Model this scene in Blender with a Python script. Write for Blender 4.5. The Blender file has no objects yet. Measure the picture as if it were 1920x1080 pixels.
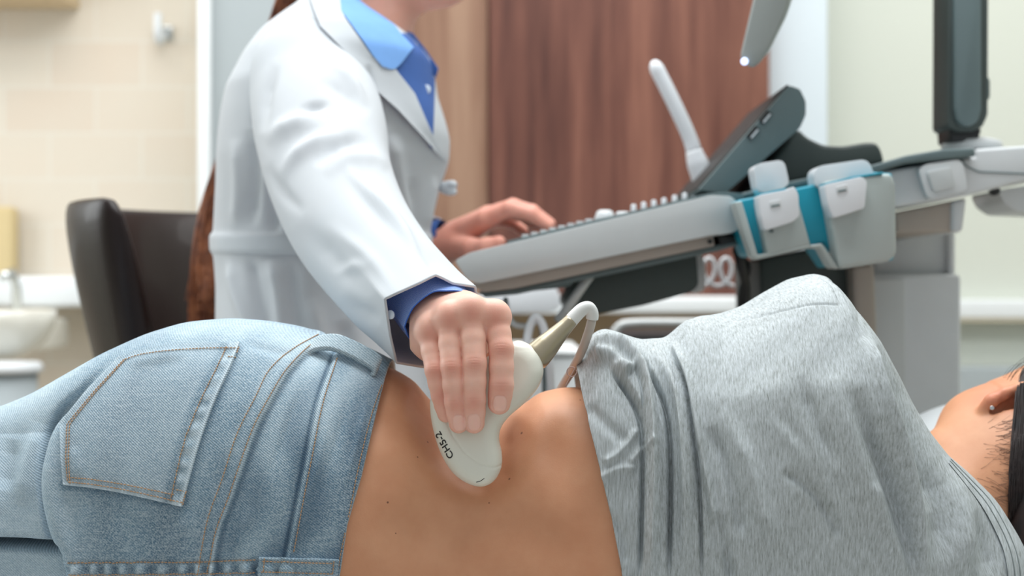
import bpy, bmesh, math, random
import numpy as np
from mathutils import Vector, Matrix
from mathutils.bvhtree import BVHTree
import openvdb

random.seed(7); rng = np.random.default_rng(7)
scene = bpy.context.scene
C = bpy.context.scene.collection
PI = math.pi

# ------------------------------------------------------------------ camera, world, light, exposure
CZ, F = 0.95, 2667.0
cam_d = bpy.data.cameras.new('camera'); cam = bpy.data.objects.new('camera', cam_d); C.objects.link(cam)
cam.location = (0, 0, CZ); cam.rotation_euler = (PI/2, 0, 0)
cam_d.sensor_width = 36.0; cam_d.lens = 36.0*F/1920; cam_d.clip_start = 0.02
cam_d.dof.use_dof = True; cam_d.dof.focus_distance = 1.07; cam_d.dof.aperture_fstop = 5.0
scene.camera = cam
scene.view_settings.view_transform = 'Standard'; scene.view_settings.look = 'None'
scene.view_settings.gamma = 1.0; scene.view_settings.use_curve_mapping = False
scene.view_settings.exposure = 0.13
w = bpy.data.worlds.new('world'); scene.world = w; w.use_nodes = True
bg = w.node_tree.nodes['Background']; bg.inputs[0].default_value = (0.93, 0.97, 1.0, 1); bg.inputs[1].default_value = 0.5

def area(name, loc, target, size, power, col=(1,1,1), sy=None):
    d = bpy.data.lights.new(name, 'AREA'); d.energy = power; d.color = col; d.size = size
    if sy: d.shape = 'RECTANGLE'; d.size_y = sy
    o = bpy.data.objects.new(name, d); C.objects.link(o); o.location = loc
    o.rotation_euler = (Vector(target)-Vector(loc)).to_track_quat('-Z', 'Y').to_euler()
    return o
area('ceiling_light', (0.1, 1.25, 2.55), (0.1, 1.25, 0), 1.5, 34, (0.95, 0.98, 1.0), 0.9)
area('ceiling_light', (0.3, 2.35, 2.6), (0.3, 2.6, 0), 3.6, 42, (1.0, 0.995, 0.98), 0.8)
area('window_light', (-2.3, 2.0, 1.75), (-0.1, 1.5, 0.95), 1.5, 30, (0.93, 0.97, 1.0), 1.5)

# ------------------------------------------------------------------ helpers
def P(px, py, d): return np.array([(px-960)/F*d, d, CZ-(py-540)/F*d])
def X(px, d): return (px-960)/F*d
def Z(py, d): return CZ-(py-540)/F*d
def lin(c):
    return tuple(((v/255)/12.92 if v/255 <= 0.04045 else ((v/255+0.055)/1.055)**2.4) for v in c)

def tag(o, label=None, cat=None, group=None, kind=None):
    if label: o['label'] = label
    if cat: o['category'] = cat
    if group: o['group'] = group
    if kind: o['kind'] = kind
    return o
def thing(name, loc, label, cat, group=None):
    o = bpy.data.objects.new(name, None); C.objects.link(o); o.location = tuple(loc); o.empty_display_size = 0.05
    return tag(o, label, cat, group)
def wloc(o):
    v = Vector((0,0,0))
    while o is not None: v += o.location; o = o.parent
    return v
def link(name, me, mat, parent=None, label=None):
    o = bpy.data.objects.new(name, me); C.objects.link(o)
    if mat is not None:
        me.materials.clear(); me.materials.append(mat)
    if parent is not None:
        off = wloc(parent); o.parent = parent
        me.transform(Matrix.Translation(-off))
    else:
        # origin at base centre
        n = len(me.vertices); co = np.empty(n*3, np.float32); me.vertices.foreach_get('co', co); co = co.reshape(-1, 3)
        b = (co.min(0)+co.max(0))/2; b[2] = co[:, 2].min()
        me.transform(Matrix.Translation(Vector([-float(t) for t in b]))); o.location = [float(t) for t in b]
    if label: o['label'] = label
    return o
def mesh(verts, faces, smooth=True, attrs=None, uv=None):
    me = bpy.data.meshes.new('m')
    verts = np.asarray(verts, np.float32); 
    if isinstance(faces, np.ndarray):
        k = faces.shape[1]; nf = len(faces)
        me.vertices.add(len(verts)); me.vertices.foreach_set('co', verts.ravel())
        me.loops.add(nf*k); me.loops.foreach_set('vertex_index', faces.astype(np.int32).ravel())
        me.polygons.add(nf); me.polygons.foreach_set('loop_start', np.arange(0, nf*k, k, dtype=np.int32))
        me.polygons.foreach_set('loop_total', np.full(nf, k, np.int32))
        me.update(calc_edges=True)
    else:
        me.from_pydata([tuple(map(float, v)) for v in verts], [], [list(map(int, f)) for f in faces]); me.update()
    if smooth: me.polygons.foreach_set('use_smooth', np.ones(len(me.polygons), bool))
    for k, v in (attrs or {}).items():
        a = me.attributes.new(k, 'FLOAT', 'POINT'); a.data.foreach_set('value', np.asarray(v, np.float32))
    me.validate(); me.update()
    return me
def bm_mesh(bm, smooth=False, angle=None):
    bmesh.ops.recalc_face_normals(bm, faces=bm.faces)
    me = bpy.data.meshes.new('m'); bm.to_mesh(me); bm.free()
    if smooth:
        for p in me.polygons: p.use_smooth = True
        if angle: me.set_sharp_from_angle(angle=math.radians(angle))
    return me
def grid_faces(nu, nv, closed_v=False, off=0):
    i = np.arange(nu-1)[:, None]; j = np.arange(nv if closed_v else nv-1)[None, :]
    j2 = (j+1) % nv
    a = i*nv+j; b = i*nv+j2; c = (i+1)*nv+j2; d = (i+1)*nv+j
    return np.stack([a, d, c, b], -1).reshape(-1, 4)+off
def catmull(pts, n):
    pts = np.asarray(pts, float); m = len(pts)
    if m < 3:
        t = np.linspace(0, 1, n)[:, None]; return pts[0]*(1-t)+pts[-1]*t
    seg = np.linalg.norm(np.diff(pts[:, :3], axis=0), axis=1)**0.5; s = np.r_[0, np.cumsum(np.maximum(seg, 1e-9))]
    T = np.zeros_like(pts)
    T[1:-1] = (pts[2:]-pts[:-2])/(s[2:]-s[:-2])[:, None]
    T[0] = (pts[1]-pts[0])/(s[1]-s[0]); T[-1] = (pts[-1]-pts[-2])/(s[-1]-s[-2])
    q = np.linspace(0, s[-1], n); k = np.clip(np.searchsorted(s, q, side='right')-1, 0, m-2)
    h = (s[k+1]-s[k]); t = ((q-s[k])/h)[:, None]; h = h[:, None]
    return (2*t**3-3*t**2+1)*pts[k]+(t**3-2*t**2+t)*h*T[k]+(-2*t**3+3*t**2)*pts[k+1]+(t**3-t**2)*h*T[k+1]
def resample(pts, step=None, n=None):
    pts = np.asarray(pts, float); s = np.r_[0, np.cumsum(np.linalg.norm(np.diff(pts, axis=0), axis=1))]
    if n is None: n = max(2, int(s[-1]/step)+1)
    q = np.linspace(0, s[-1], n)
    return np.stack([np.interp(q, s, pts[:, k]) for k in range(pts.shape[1])], 1)
def tube_vf(path, radii, seg=12, cap=True, flat=1.0, up=None):
    path = np.asarray(path, float); n = len(path); radii = np.broadcast_to(np.asarray(radii, float), (n,))
    T = np.gradient(path, axis=0); T /= np.linalg.norm(T, axis=1)[:, None]+1e-12
    a = np.array([0, 1, 0.]) if up is None else np.asarray(up, float)
    if abs(T[0]@a) > .95: a = np.array([1., 0, 0])
    N = a-T[0]*(a@T[0]); N /= np.linalg.norm(N); V = []
    for i in range(n):
        N = N-T[i]*(N@T[i]); N /= np.linalg.norm(N); B = np.cross(T[i], N)
        for k in range(seg):
            an = 2*PI*k/seg
            V.append(path[i]+radii[i]*(math.cos(an)*N*flat+math.sin(an)*B))
    Fc = [list(f) for f in grid_faces(n, seg, True)]
    if cap:
        Fc.append(list(range(seg))); Fc.append([(n-1)*seg+k for k in range(seg)][::-1])
    return V, Fc
def tube(path, radii, seg=12, **k):
    v, f = tube_vf(path, radii, seg, **k); return mesh(v, f)
def multi(parts):
    V = []; Fc = []; o = 0
    for v, f in parts:
        V.extend(v); Fc.extend([[i+o for i in q] for q in f]); o += len(v)
    return V, Fc
def box_bm(bm, lo, hi, M=None):
    lo = Vector(lo); hi = Vector(hi)
    r = bmesh.ops.create_cube(bm, size=1.0)
    for v in r['verts']:
        v.co = Vector(((lo.x+hi.x)/2+v.co.x*(hi.x-lo.x), (lo.y+hi.y)/2+v.co.y*(hi.y-lo.y), (lo.z+hi.z)/2+v.co.z*(hi.z-lo.z)))
        if M is not None: v.co = M @ v.co
    return r['verts']
def box(lo, hi, bev=0.0, seg=3):
    bm = bmesh.new(); box_bm(bm, lo, hi)
    if bev: bmesh.ops.bevel(bm, geom=list(bm.edges), offset=bev, segments=seg, profile=.5, affect='EDGES', clamp_overlap=True)
    return bm_mesh(bm, bool(bev), 40)
def slab(outline, d, t, bev=0.004, seg=3, dfn=None, lean=0.0, rise=0.0):
    """a solid of the given side outline, its near face at distance d, t deep"""
    bm = bmesh.new(); s = [P(x, y, d if dfn is None else dfn(x, y)) for x, y in outline]
    a = [bm.verts.new(p) for p in s]; b = [bm.verts.new(p+np.array([lean*t, t, rise*t])) for p in s]
    n = len(s); bm.faces.new(a); bm.faces.new(b[::-1])
    for i in range(n): bm.faces.new((a[i], b[i], b[(i+1) % n], a[(i+1) % n]))
    bmesh.ops.recalc_face_normals(bm, faces=bm.faces)
    if bev: bmesh.ops.bevel(bm, geom=[e for e in bm.edges], offset=bev, segments=seg, profile=.5, affect='EDGES', clamp_overlap=True)
    return bm_mesh(bm, True, 35)
def rnd(outline, r=10, n=4):
    """round the corners of a pixel outline"""
    o = np.asarray(outline, float); out = []
    for i in range(len(o)):
        p, a, b = o[i], o[i-1], o[(i+1) % len(o)]
        la = np.linalg.norm(a-p); lb = np.linalg.norm(b-p); ra = min(r, la*.45); rb = min(r, lb*.45)
        p0 = p+(a-p)/la*ra; p1 = p+(b-p)/lb*rb
        for k in range(n+1):
            t = k/n; out.append((1-t)**2*p0+2*t*(1-t)*p+t*t*p1)
    return out
def join_meshes(ms):
    bm = bmesh.new()
    for m in ms: bm.from_mesh(m)
    me = bpy.data.meshes.new('m'); bm.to_mesh(me); bm.free(); return me
def disc_mesh(c, n, r, h, seg=20, bev=0):
    n = np.asarray(n, float); n /= np.linalg.norm(n); c = np.asarray(c, float)
    prof = [(0, h), (r*.8, h), (r*.95, h*.85), (r, h*.5), (r, 0), (0, 0)] if not bev else bev
    a = np.cross(n, [0.3, .5, .81]); a /= np.linalg.norm(a); b = np.cross(n, a)
    V = []; 
    for rr, hh in prof:
        for k in range(seg):
            an = 2*PI*k/seg; V.append(c+n*hh+rr*(math.cos(an)*a+math.sin(an)*b))
    me = mesh(V, grid_faces(len(prof), seg, True)); return me

# ------------------------------------------------------------------ signed-distance sculpting
class Field:
    def __init__(s, lo, hi, h):
        s.h = h; s.lo = np.floor(np.asarray(lo)/h).astype(int); s.hi = np.ceil(np.asarray(hi)/h).astype(int)
        s.n = s.hi-s.lo+1; s.a = np.full(s.n, 0.05, np.float32)
    def sub(s, lo, hi):
        i0 = np.clip(np.floor(np.asarray(lo)/s.h).astype(int)-s.lo, 0, s.n-1); i1 = np.clip(np.ceil(np.asarray(hi)/s.h).astype(int)-s.lo+1, 1, s.n)
        sl = tuple(slice(a, b) for a, b in zip(i0, i1))
        g = [((np.arange(a, b)+o)*s.h).astype(np.float32) for a, b, o in zip(i0, i1, s.lo)]
        return sl, g[0][:, None, None], g[1][None, :, None], g[2][None, None, :]
    def put(s, sl, d, k, mode='u'):
        a = s.a[sl]
        if mode == 'u':
            if k > 0:
                hh = np.clip(.5+.5*(a-d)/k, 0, 1); s.a[sl] = a*(1-hh)+d*hh-k*hh*(1-hh)
            else: s.a[sl] = np.minimum(a, d)
        else:
            d = -d
            if k > 0:
                hh = np.clip(.5-.5*(a-d)/k, 0, 1); s.a[sl] = a*(1-hh)+d*hh+k*hh*(1-hh)
            else: s.a[sl] = np.maximum(a, d)
    def cap(s, a, b, ra, rb=None, k=.004, mode='u', flat=None):
        rb = ra if rb is None else rb
        a = np.asarray(a, float); b = np.asarray(b, float); m = max(ra, rb)+k*1.5+.004
        sl, x, y, z = s.sub(np.minimum(a, b)-m, np.maximum(a, b)+m)
        ab = b-a; L = ab@ab+1e-12
        t = np.clip(((x-a[0])*ab[0]+(y-a[1])*ab[1]+(z-a[2])*ab[2])/L, 0, 1)
        d = np.sqrt((x-a[0]-t*ab[0])**2+(y-a[1]-t*ab[1])**2+(z-a[2]-t*ab[2])**2)-(ra+(rb-ra)*t)
        s.put(sl, d, k, mode)
    def ell(s, c, r, k=.004, mode='u', R=None):
        c = np.asarray(c, float); r = np.asarray(r, float); m = max(r)+k*1.5+.004
        sl, x, y, z = s.sub(c-m, c+m); x = x-c[0]; y = y-c[1]; z = z-c[2]
        if R is not None:
            R = np.asarray(R); x, y, z = (R[0, 0]*x+R[0, 1]*y+R[0, 2]*z, R[1, 0]*x+R[1, 1]*y+R[1, 2]*z, R[2, 0]*x+R[2, 1]*y+R[2, 2]*z)
        q = np.sqrt((x/r[0])**2+(y/r[1])**2+(z/r[2])**2); g = np.sqrt((x/r[0]**2)**2+(y/r[1]**2)**2+(z/r[2]**2)**2)+1e-9
        s.put(sl, q*(q-1)/g, k, mode)
    def mesh(s):
        g = openvdb.FloatGrid(1.0); a = s.a.copy()
        for ax in range(3):
            for e in (0, -1):
                q = [slice(None)]*3; q[ax] = e; a[tuple(q)] = np.maximum(a[tuple(q)], s.h)
        g.copyFromArray(a, ijk=tuple(int(v) for v in s.lo)); g.transform = openvdb.createLinearTransform(voxelSize=s.h)
        p, q = g.convertToQuads(isovalue=0.0)
        return np.array(p, np.float32), np.array(q[:, ::-1] if False else q, np.int64)
def fix_normals(me):
    bm = bmesh.new(); bm.from_mesh(me); bmesh.ops.recalc_face_normals(bm, faces=bm.faces); bm.to_mesh(me); bm.free(); me.update()

# ------------------------------------------------------------------ materials
def mat(name, col, rough=.5, metal=0.0, spec=.5, noise=None, bump=None, sss=0, coat=0, emit=None, trans=0):
    m = bpy.data.materials.new(name); m.use_nodes = True; nt = m.node_tree; b = nt.nodes['Principled BSDF']
    c = (*lin(col), 1); b.inputs['Base Color'].default_value = c
    b.inputs['Roughness'].default_value = rough; b.inputs['Metallic'].default_value = metal
    b.inputs['Specular IOR Level'].default_value = spec; b.inputs['Coat Weight'].default_value = coat
    if sss: b.inputs['Subsurface Weight'].default_value = sss; b.inputs['Subsurface Radius'].default_value = (.9, .35, .2); b.inputs['Subsurface Scale'].default_value = .012
    if emit: b.inputs['Emission Color'].default_value = (*lin(emit[0]), 1); b.inputs['Emission Strength'].default_value = emit[1]
    if trans: b.inputs['Transmission Weight'].default_value = trans
    tc = nt.nodes.new('ShaderNodeTexCoord')
    sc, amt = noise if noise else (30, .04)
    nz = nt.nodes.new('ShaderNodeTexNoise'); nz.inputs['Scale'].default_value = sc; nz.inputs['Detail'].default_value = 4
    nt.links.new(tc.outputs['Object'], nz.inputs['Vector'])
    mx = nt.nodes.new('ShaderNodeMix'); mx.data_type = 'RGBA'
    mx.inputs[6].default_value = tuple(v*(1-amt) for v in c[:3])+(1,); mx.inputs[7].default_value = tuple(min(1, v*(1+amt)) for v in c[:3])+(1,)
    nt.links.new(nz.outputs['Fac'], mx.inputs[0]); nt.links.new(mx.outputs[2], b.inputs['Base Color'])
    if bump:
        bs, st, di = bump; n2 = nt.nodes.new('ShaderNodeTexNoise'); n2.inputs['Scale'].default_value = bs; n2.inputs['Detail'].default_value = 3
        nt.links.new(tc.outputs['Object'], n2.inputs['Vector'])
        bp = nt.nodes.new('ShaderNodeBump'); bp.inputs['Strength'].default_value = st; bp.inputs['Distance'].default_value = di
        nt.links.new(n2.outputs['Fac'], bp.inputs['Height']); nt.links.new(bp.outputs['Normal'], b.inputs['Normal'])
    return m
class G:   # tiny node-graph builder
    def __init__(s, m): s.m = m; s.nt = m.node_tree; s.b = s.nt.nodes['Principled BSDF']; s.tc = s.nt.nodes.new('ShaderNodeTexCoord')
    def n(s, t, **k):
        q = s.nt.nodes.new(t)
        for a, v in k.items(): setattr(q, a, v)
        return q
    def l(s, a, b): s.nt.links.new(a, b)
    def map(s, scale, rot=(0, 0, 0), src=None):
        q = s.n('ShaderNodeMapping'); q.inputs['Scale'].default_value = scale; q.inputs['Rotation'].default_value = rot
        s.l(src or s.tc.outputs['Object'], q.inputs['Vector']); return q.outputs[0]
    def noise(s, vec, scale, detail=3, rough=.5):
        q = s.n('ShaderNodeTexNoise'); q.inputs['Scale'].default_value = scale; q.inputs['Detail'].default_value = detail; q.inputs['Roughness'].default_value = rough
        s.l(vec, q.inputs['Vector']); return q.outputs['Fac']
    def ramp(s, f, stops):
        q = s.n('ShaderNodeValToRGB'); e = q.color_ramp.elements
        while len(e) < len(stops): e.new(.5)
        for i, (p, c) in enumerate(stops): e[i].position = p; e[i].color = (*lin(c), 1) if len(c) == 3 else c
        s.l(f, q.inputs[0]); return q.outputs[0]
    def math(s, op, a, b=None, c=None):
        q = s.n('ShaderNodeMath', operation=op)
        for i, v in enumerate((a, b, c)):
            if v is None: continue
            if isinstance(v, (int, float)): q.inputs[i].default_value = v
            else: s.l(v, q.inputs[i])
        return q.outputs[0]
    def mix(s, f, a, b, mode='MIX'):
        q = s.n('ShaderNodeMix', data_type='RGBA', blend_type=mode)
        for i, v in ((0, f), (6, a), (7, b)):
            if isinstance(v, (int, float)): q.inputs[i].default_value = v
            elif isinstance(v, tuple): q.inputs[i].default_value = (*lin(v), 1)
            else: s.l(v, q.inputs[i])
        return q.outputs[2]
    def bump(s, h, st, dist):
        q = s.n('ShaderNodeBump'); q.inputs['Strength'].default_value = st; q.inputs['Distance'].default_value = dist
        s.l(h, q.inputs['Height']); s.l(q.outputs[0], s.b.inputs['Normal'])
    def attr(s, name):
        q = s.n('ShaderNodeAttribute', attribute_name=name); return q.outputs['Fac']

def denim_mat(name, light, mid, dark, tw=1.0):
    m = mat(name, mid, .85, spec=.2); g = G(m)
    wv = g.n('ShaderNodeTexWave', wave_type='BANDS', bands_direction='X'); wv.inputs['Scale'].default_value = 1.0; wv.inputs['Distortion'].default_value = .6; wv.inputs['Detail'].default_value = 2; wv.inputs['Detail Scale'].default_value = 2.0
    # twill: bands across a rotated axis, about 1.5 mm apart
    g.l(g.map((215*tw, 60, 215*tw), (0, math.radians(52), 0)), wv.inputs['Vector'])
    fine = g.noise(g.tc.outputs['Object'], 900, 2, .7)
    slub = g.noise(g.map((60, 60, 900)), 1.0, 3, .6)
    broad = g.noise(g.tc.outputs['Object'], 9, 4, .55)
    streak = g.noise(g.map((26, 14, 5), (0, math.radians(-15), 0)), 1.0, 3, .5)
    base = g.ramp(g.math('ADD', g.math('MULTIPLY', broad, .5), g.math('MULTIPLY', streak, .5)), [(.3, dark), (.5, mid), (.68, light)])
    c = g.mix(g.math('MULTIPLY', wv.outputs['Fac'], .5), base, (40, 66, 88), 'MIX')
    c = g.mix(g.ramp(fine, [(.42, (0, 0, 0)), (.62, (255, 255, 255))]), c, g.mix(.4, c, (225, 236, 240)))
    c = g.mix(g.math('MULTIPLY', g.ramp(slub, [(.5, (0, 0, 0)), (.75, (255, 255, 255))]), .3), c, (215, 226, 232))
    wr = g.attr('wear_and_light'); c = g.mix(g.math('MAXIMUM', wr, 0.0), c, (214, 228, 236)); c = g.mix(g.math('MAXIMUM', g.math('MULTIPLY', wr, -1.0), 0.0), c, (58, 84, 108))
    g.l(c, g.b.inputs['Base Color'])
    g.bump(g.math('ADD', wv.outputs['Fac'], g.math('MULTIPLY', fine, .8)), .45, .0006)
    return m
M = {}
M['denim'] = denim_mat('light_blue_denim', (176, 200, 214), (126, 156, 176), (78, 108, 132))
M['denim_edge'] = denim_mat('faded_denim_edge', (196, 212, 220), (160, 184, 196), (122, 150, 168))
M['thread'] = mat('tan_thread', (184, 146, 110), .7, noise=(400, .2))
def heather():
    m = mat('heather_grey_jersey', (165, 173, 174), .9, spec=.15); g = G(m)
    cx_ = g.n('ShaderNodeCombineXYZ'); g.l(g.attr('su'), cx_.inputs[0]); g.l(g.attr('sv'), cx_.inputs[1])
    s1 = g.noise(g.map((820, 105, 1), (0, 0, math.radians(7)), cx_.outputs[0]), 1.0, 3, .65)
    s2 = g.noise(g.map((1900, 240, 1), (0, 0, math.radians(4)), cx_.outputs[0]), 1.0, 2, .6)
    s3 = g.noise(g.tc.outputs['Object'], 22, 3)
    f = g.math('ADD', g.math('MULTIPLY', s1, .62), g.math('ADD', g.math('MULTIPLY', s2, .28), g.math('MULTIPLY', s3, .14)))
    g.l(g.ramp(f, [(.36, (138, 143, 141)), (.47, (168, 174, 175)), (.58, (186, 193, 196)), (.70, (204, 211, 215))]), g.b.inputs['Base Color'])
    g.bump(g.math('ADD', s2, s1), .3, .0006)
    return m
M['jersey'] = heather()
def skin_mat(name, base, hi, sss=.25, spots=(), tint=None, nail=(226, 180, 165)):
    m = mat(name, base, .48, spec=.4, sss=sss); g = G(m)
    n1 = g.noise(g.tc.outputs['Object'], 38, 5, .6); n2 = g.noise(g.tc.outputs['Object'], 9, 3)
    c = g.ramp(g.math('ADD', g.math('MULTIPLY', n1, .5), g.math('MULTIPLY', n2, .5)), [(.35, base), (.65, hi)])
    c = g.mix(g.math('MULTIPLY', g.attr('red'), .95), c, (202, 98, 78))
    c = g.mix(g.attr('nail'), c, nail)
    for (p, r) in spots:
        vd = g.n('ShaderNodeVectorMath', operation='DISTANCE'); g.l(g.tc.outputs['Object'], vd.inputs[0]); vd.inputs[1].default_value = tuple(p)
        c = g.mix(g.ramp(g.math('DIVIDE', vd.outputs['Value'], r), [(.55, (220, 220, 220)), (1.0, (0, 0, 0))]), c, (84, 44, 34))
    g.l(c, g.b.inputs['Base Color'])
    v = g.n('ShaderNodeTexVoronoi'); v.inputs['Scale'].default_value = 900; g.l(g.tc.outputs['Object'], v.inputs['Vector'])
    g.bump(g.math('ADD', v.outputs['Distance'], n1), .12, .0003)
    return m
M['hand_skin'] = skin_mat('fair_hand_skin', (233, 180, 160), (242, 196, 178), nail=(242, 196, 182))
M['coat'] = mat('white_coat_cotton', (208, 213, 217), .8, spec=.2, noise=(14, .02), bump=(700, .12, .0004))
def thin_cloth(m, k):
    nt = m.node_tree; b = nt.nodes['Principled BSDF']; o = nt.nodes['Material Output']
    t = nt.nodes.new('ShaderNodeBsdfTranslucent'); t.inputs['Color'].default_value = (.72, .74, .86, 1); mx = nt.nodes.new('ShaderNodeMixShader'); mx.inputs[0].default_value = k
    nt.links.new(b.outputs[0], mx.inputs[1]); nt.links.new(t.outputs[0], mx.inputs[2]); nt.links.new(mx.outputs[0], o.inputs['Surface'])
thin_cloth(M['coat'], .18)
M['coat_edge'] = mat('white_coat_stitch', (206, 213, 222), .8, noise=(14, .02))
def striped():
    m = mat('blue_striped_shirt', (80, 120, 200), .8, spec=.2); g = G(m)
    a = g.attr('stripe'); s = g.math('SINE', g.math('MULTIPLY', a, 2*PI))
    g.l(g.mix(g.ramp(s, [(.2, (0, 0, 0)), (.65, (255, 255, 255))]), (66, 112, 206), (198, 218, 244)), g.b.inputs['Base Color']); return m
M['striped'] = striped()
M['blue_light'] = mat('light_blue_collar_cotton', (112, 160, 220), .8, noise=(60, .08), bump=(900, .2, .0005))
M['blue_dark'] = mat('blue_shirt_cotton', (48, 88, 156), .8, noise=(60, .12), bump=(900, .2, .0005))
M['button'] = mat('pearl_button', (214, 226, 240), .3, coat=.4)
M['probe'] = mat('ivory_plastic', (226, 226, 214), .35, coat=.15, noise=(20, .015))
M['lens'] = mat('warm_ivory_plastic', (214, 210, 188), .42, noise=(20, .03))
M['ink'] = mat('dark_print', (44, 44, 44), .6)
M['champagne'] = mat('champagne_metal_paint', (170, 160, 138), .32, metal=.65, noise=(20, .03))
M['white_rubber'] = mat('white_rubber', (222, 224, 222), .45)
M['cable'] = mat('warm_grey_cable', (186, 178, 170), .5, noise=(60, .05))
M['silver'] = mat('silver_grey_plastic', (196, 200, 200), .36, metal=.15, coat=.2)
M['monitor_grey'] = mat('monitor_grey_plastic', (142, 148, 146), .4, coat=.1)
M['silver2'] = mat('pale_grey_plastic', (206, 210, 212), .4, coat=.1)
M['tan'] = mat('warm_grey_plastic', (168, 158, 148), .5)
M['slate'] = mat('slate_grey_plastic', (96, 112, 114), .45)
M['slate_dark'] = mat('dark_slate_plastic', (62, 72, 70), .55)
M['black'] = mat('black_plastic', (26, 28, 30), .5)
M['holder'] = mat('grey_holder_plastic', (166, 176, 174), .42)
M['teal'] = mat('teal_rubber', (0, 146, 170), .4, noise=(10, .05))
M['white_pl'] = mat('white_plastic', (220, 224, 228), .35, coat=.1)
M['chrome'] = mat('chrome', (200, 204, 206), .18, metal=1.0)
M['leather'] = mat('dark_brown_leather', (27, 15, 13), .42, spec=.25, coat=.1, noise=(40, .15), bump=(160, .25, .0012))
M['piping'] = mat('brown_seam', (84, 66, 52), .5)
def hair_mat(name, a, b):
    m = mat(name, a, .42, spec=.5); g = G(m)
    g.l(g.ramp(g.noise(g.tc.outputs['Object'], 60, 3), [(.35, a), (.65, b)]), g.b.inputs['Base Color']); return m
M['hair_auburn'] = hair_mat('auburn_hair', (104, 54, 32), (160, 98, 62))
M['hair_dark'] = hair_mat('dark_brown_hair', (22, 16, 16), (44, 30, 28))
# ------------------------------------------------------------------ the room
def struct(name, me, m): o = link(name, me, m); o['kind'] = 'structure'; return o
def tiles():
    m = mat('beige_wall_tiles', (226, 205, 178), .45); g = G(m)
    b = g.n('ShaderNodeTexBrick'); g.l(g.map((1, 1, 1), (PI/2, 0, 0)), b.inputs['Vector'])
    b.offset = .5; b.inputs['Scale'].default_value = 1.0; b.inputs['Brick Width'].default_value = .22; b.inputs['Row Height'].default_value = .11
    b.inputs['Mortar Size'].default_value = .003; b.inputs['Mortar Smooth'].default_value = .3
    b.inputs['Color1'].default_value = (*lin((214, 202, 186)), 1); b.inputs['Color2'].default_value = (*lin((210, 192, 174)), 1); b.inputs['Mortar'].default_value = (*lin((216, 209, 197)), 1)
    c = g.mix(g.math('MULTIPLY', g.noise(g.tc.outputs['Object'], 7, 4), .5), b.outputs['Color'], (208, 206, 194))
    g.l(c, g.b.inputs['Base Color']); return m
def wood(name, a, b, c_):
    m = mat(name, b, .55, spec=.3); g = G(m)
    n = g.noise(g.map((22, 22, 1.3)), 1.0, 5, .6); n2 = g.noise(g.map((90, 90, 5)), 1.0, 3, .6); n3 = g.noise(g.map((5, 5, .6)), 1.0, 2)
    f = g.math('ADD', g.math('MULTIPLY', n, .5), g.math('ADD', g.math('MULTIPLY', n2, .2), g.math('MULTIPLY', n3, .3)))
    g.l(g.ramp(f, [(.36, a), (.5, b), (.64, c_)]), g.b.inputs['Base Color']); return m
M['tiles'] = tiles()
M['wall_cream'] = mat('cream_wall_paint', (208, 212, 202), .8, noise=(3, .015))
M['wall_grey'] = mat('pale_grey_partition', (158, 166, 169), .7, noise=(3, .015))
M['wall_blue'] = mat('cool_white_door_paint', (208, 219, 226), .6, noise=(3, .015))
M['wood_red'] = wood('reddish_brown_wood', (76, 46, 40), (102, 65, 55), (128, 86, 72))
M['wood_light'] = wood('light_brown_wood', (112, 82, 66), (134, 102, 84), (152, 122, 102))
M['floor'] = mat('beige_vinyl_floor', (190, 180, 164), .5, noise=(6, .04))
M['white_paint'] = mat('white_gloss_paint', (226, 230, 232), .45)
M['ceramic'] = mat('white_ceramic', (226, 224, 214), .15, coat=.5)
M['vinyl'] = mat('white_couch_vinyl', (206, 210, 212), .5, bump=(300, .1, .0006))
YB = 3.3
struct('floor', box((-2.6, -1.5, -.05), (2.6, YB+.3, 0)), M['floor'])
struct('ceiling', box((-2.6, .2, 2.7), (2.6, YB+.3, 2.8)), M['white_paint'])
xw = X(385, 3.2)
struct('wall_back', box((xw-.02, YB, 0), (2.6, YB+.12, 2.7)), M['wall_cream'])
struct('wall_tiled', box((-2.6, YB+.1, 0), (xw-.02, YB+.2, 2.7)), M['tiles'])
struct('wall_left', box((-2.7, -1.5, 0), (-2.6, YB+.3, 2.7)), M['wall_cream'])
struct('wall_right', box((2.6, -1.5, 0), (2.7, YB+.3, 2.7)), M['wall_cream'])
struct('wall_partition', box((X(395, 3.1), 3.1, 0), (X(800, 3.1), YB, 2.7)), M['wall_grey'])
struct('trim_1', box((X(373, 3.1), 3.085, 0), (X(396, 3.1), YB+.1, 2.7), .004), M['white_paint'])
# ------------------------------------------------------------------ background things
def solid(name, outline, d, t, m, label=None, cat=None, parent=None, bev=.004, group=None, lean=0.0, rise=0.0):
    o = link(name, slab(outline, d, t, bev, lean=lean, rise=rise), M[m], parent, label if parent is not None else None)
    if parent is None: tag(o, label, cat, group)
    return o
def rect(x0, y0, x1, y1): return [(x0, y0), (x1, y0), (x1, y1), (x0, y1)]

o = link('wood_panel', box((X(760, 3.05), 3.05, .9), (X(915, 3.05), YB, 2.7), .003), M['wood_light']); tag(o, 'light brown wood panel behind the white coat front', 'wood panel')
o = link('wood_panel', box((X(917, 3.04), 3.04, .9), (X(1443, 3.04), YB, 2.7), .003), M['wood_red']); tag(o, 'wide reddish brown wood panel behind the keyboard console', 'wood panel')
o = struct('door_1', box((X(1443, 3.1), 3.12, 0), (X(1556, 3.1), YB, 2.7), .004), M['wall_blue'])
M['tan_wall'] = mat('tan_wall_paint', (176, 154, 128), .7, noise=(3, .02))
struct('wall_lower', box((X(700, 3.1), 3.2, 0), (X(1443, 3.1), YB, .9)), M['tan_wall'])
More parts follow.
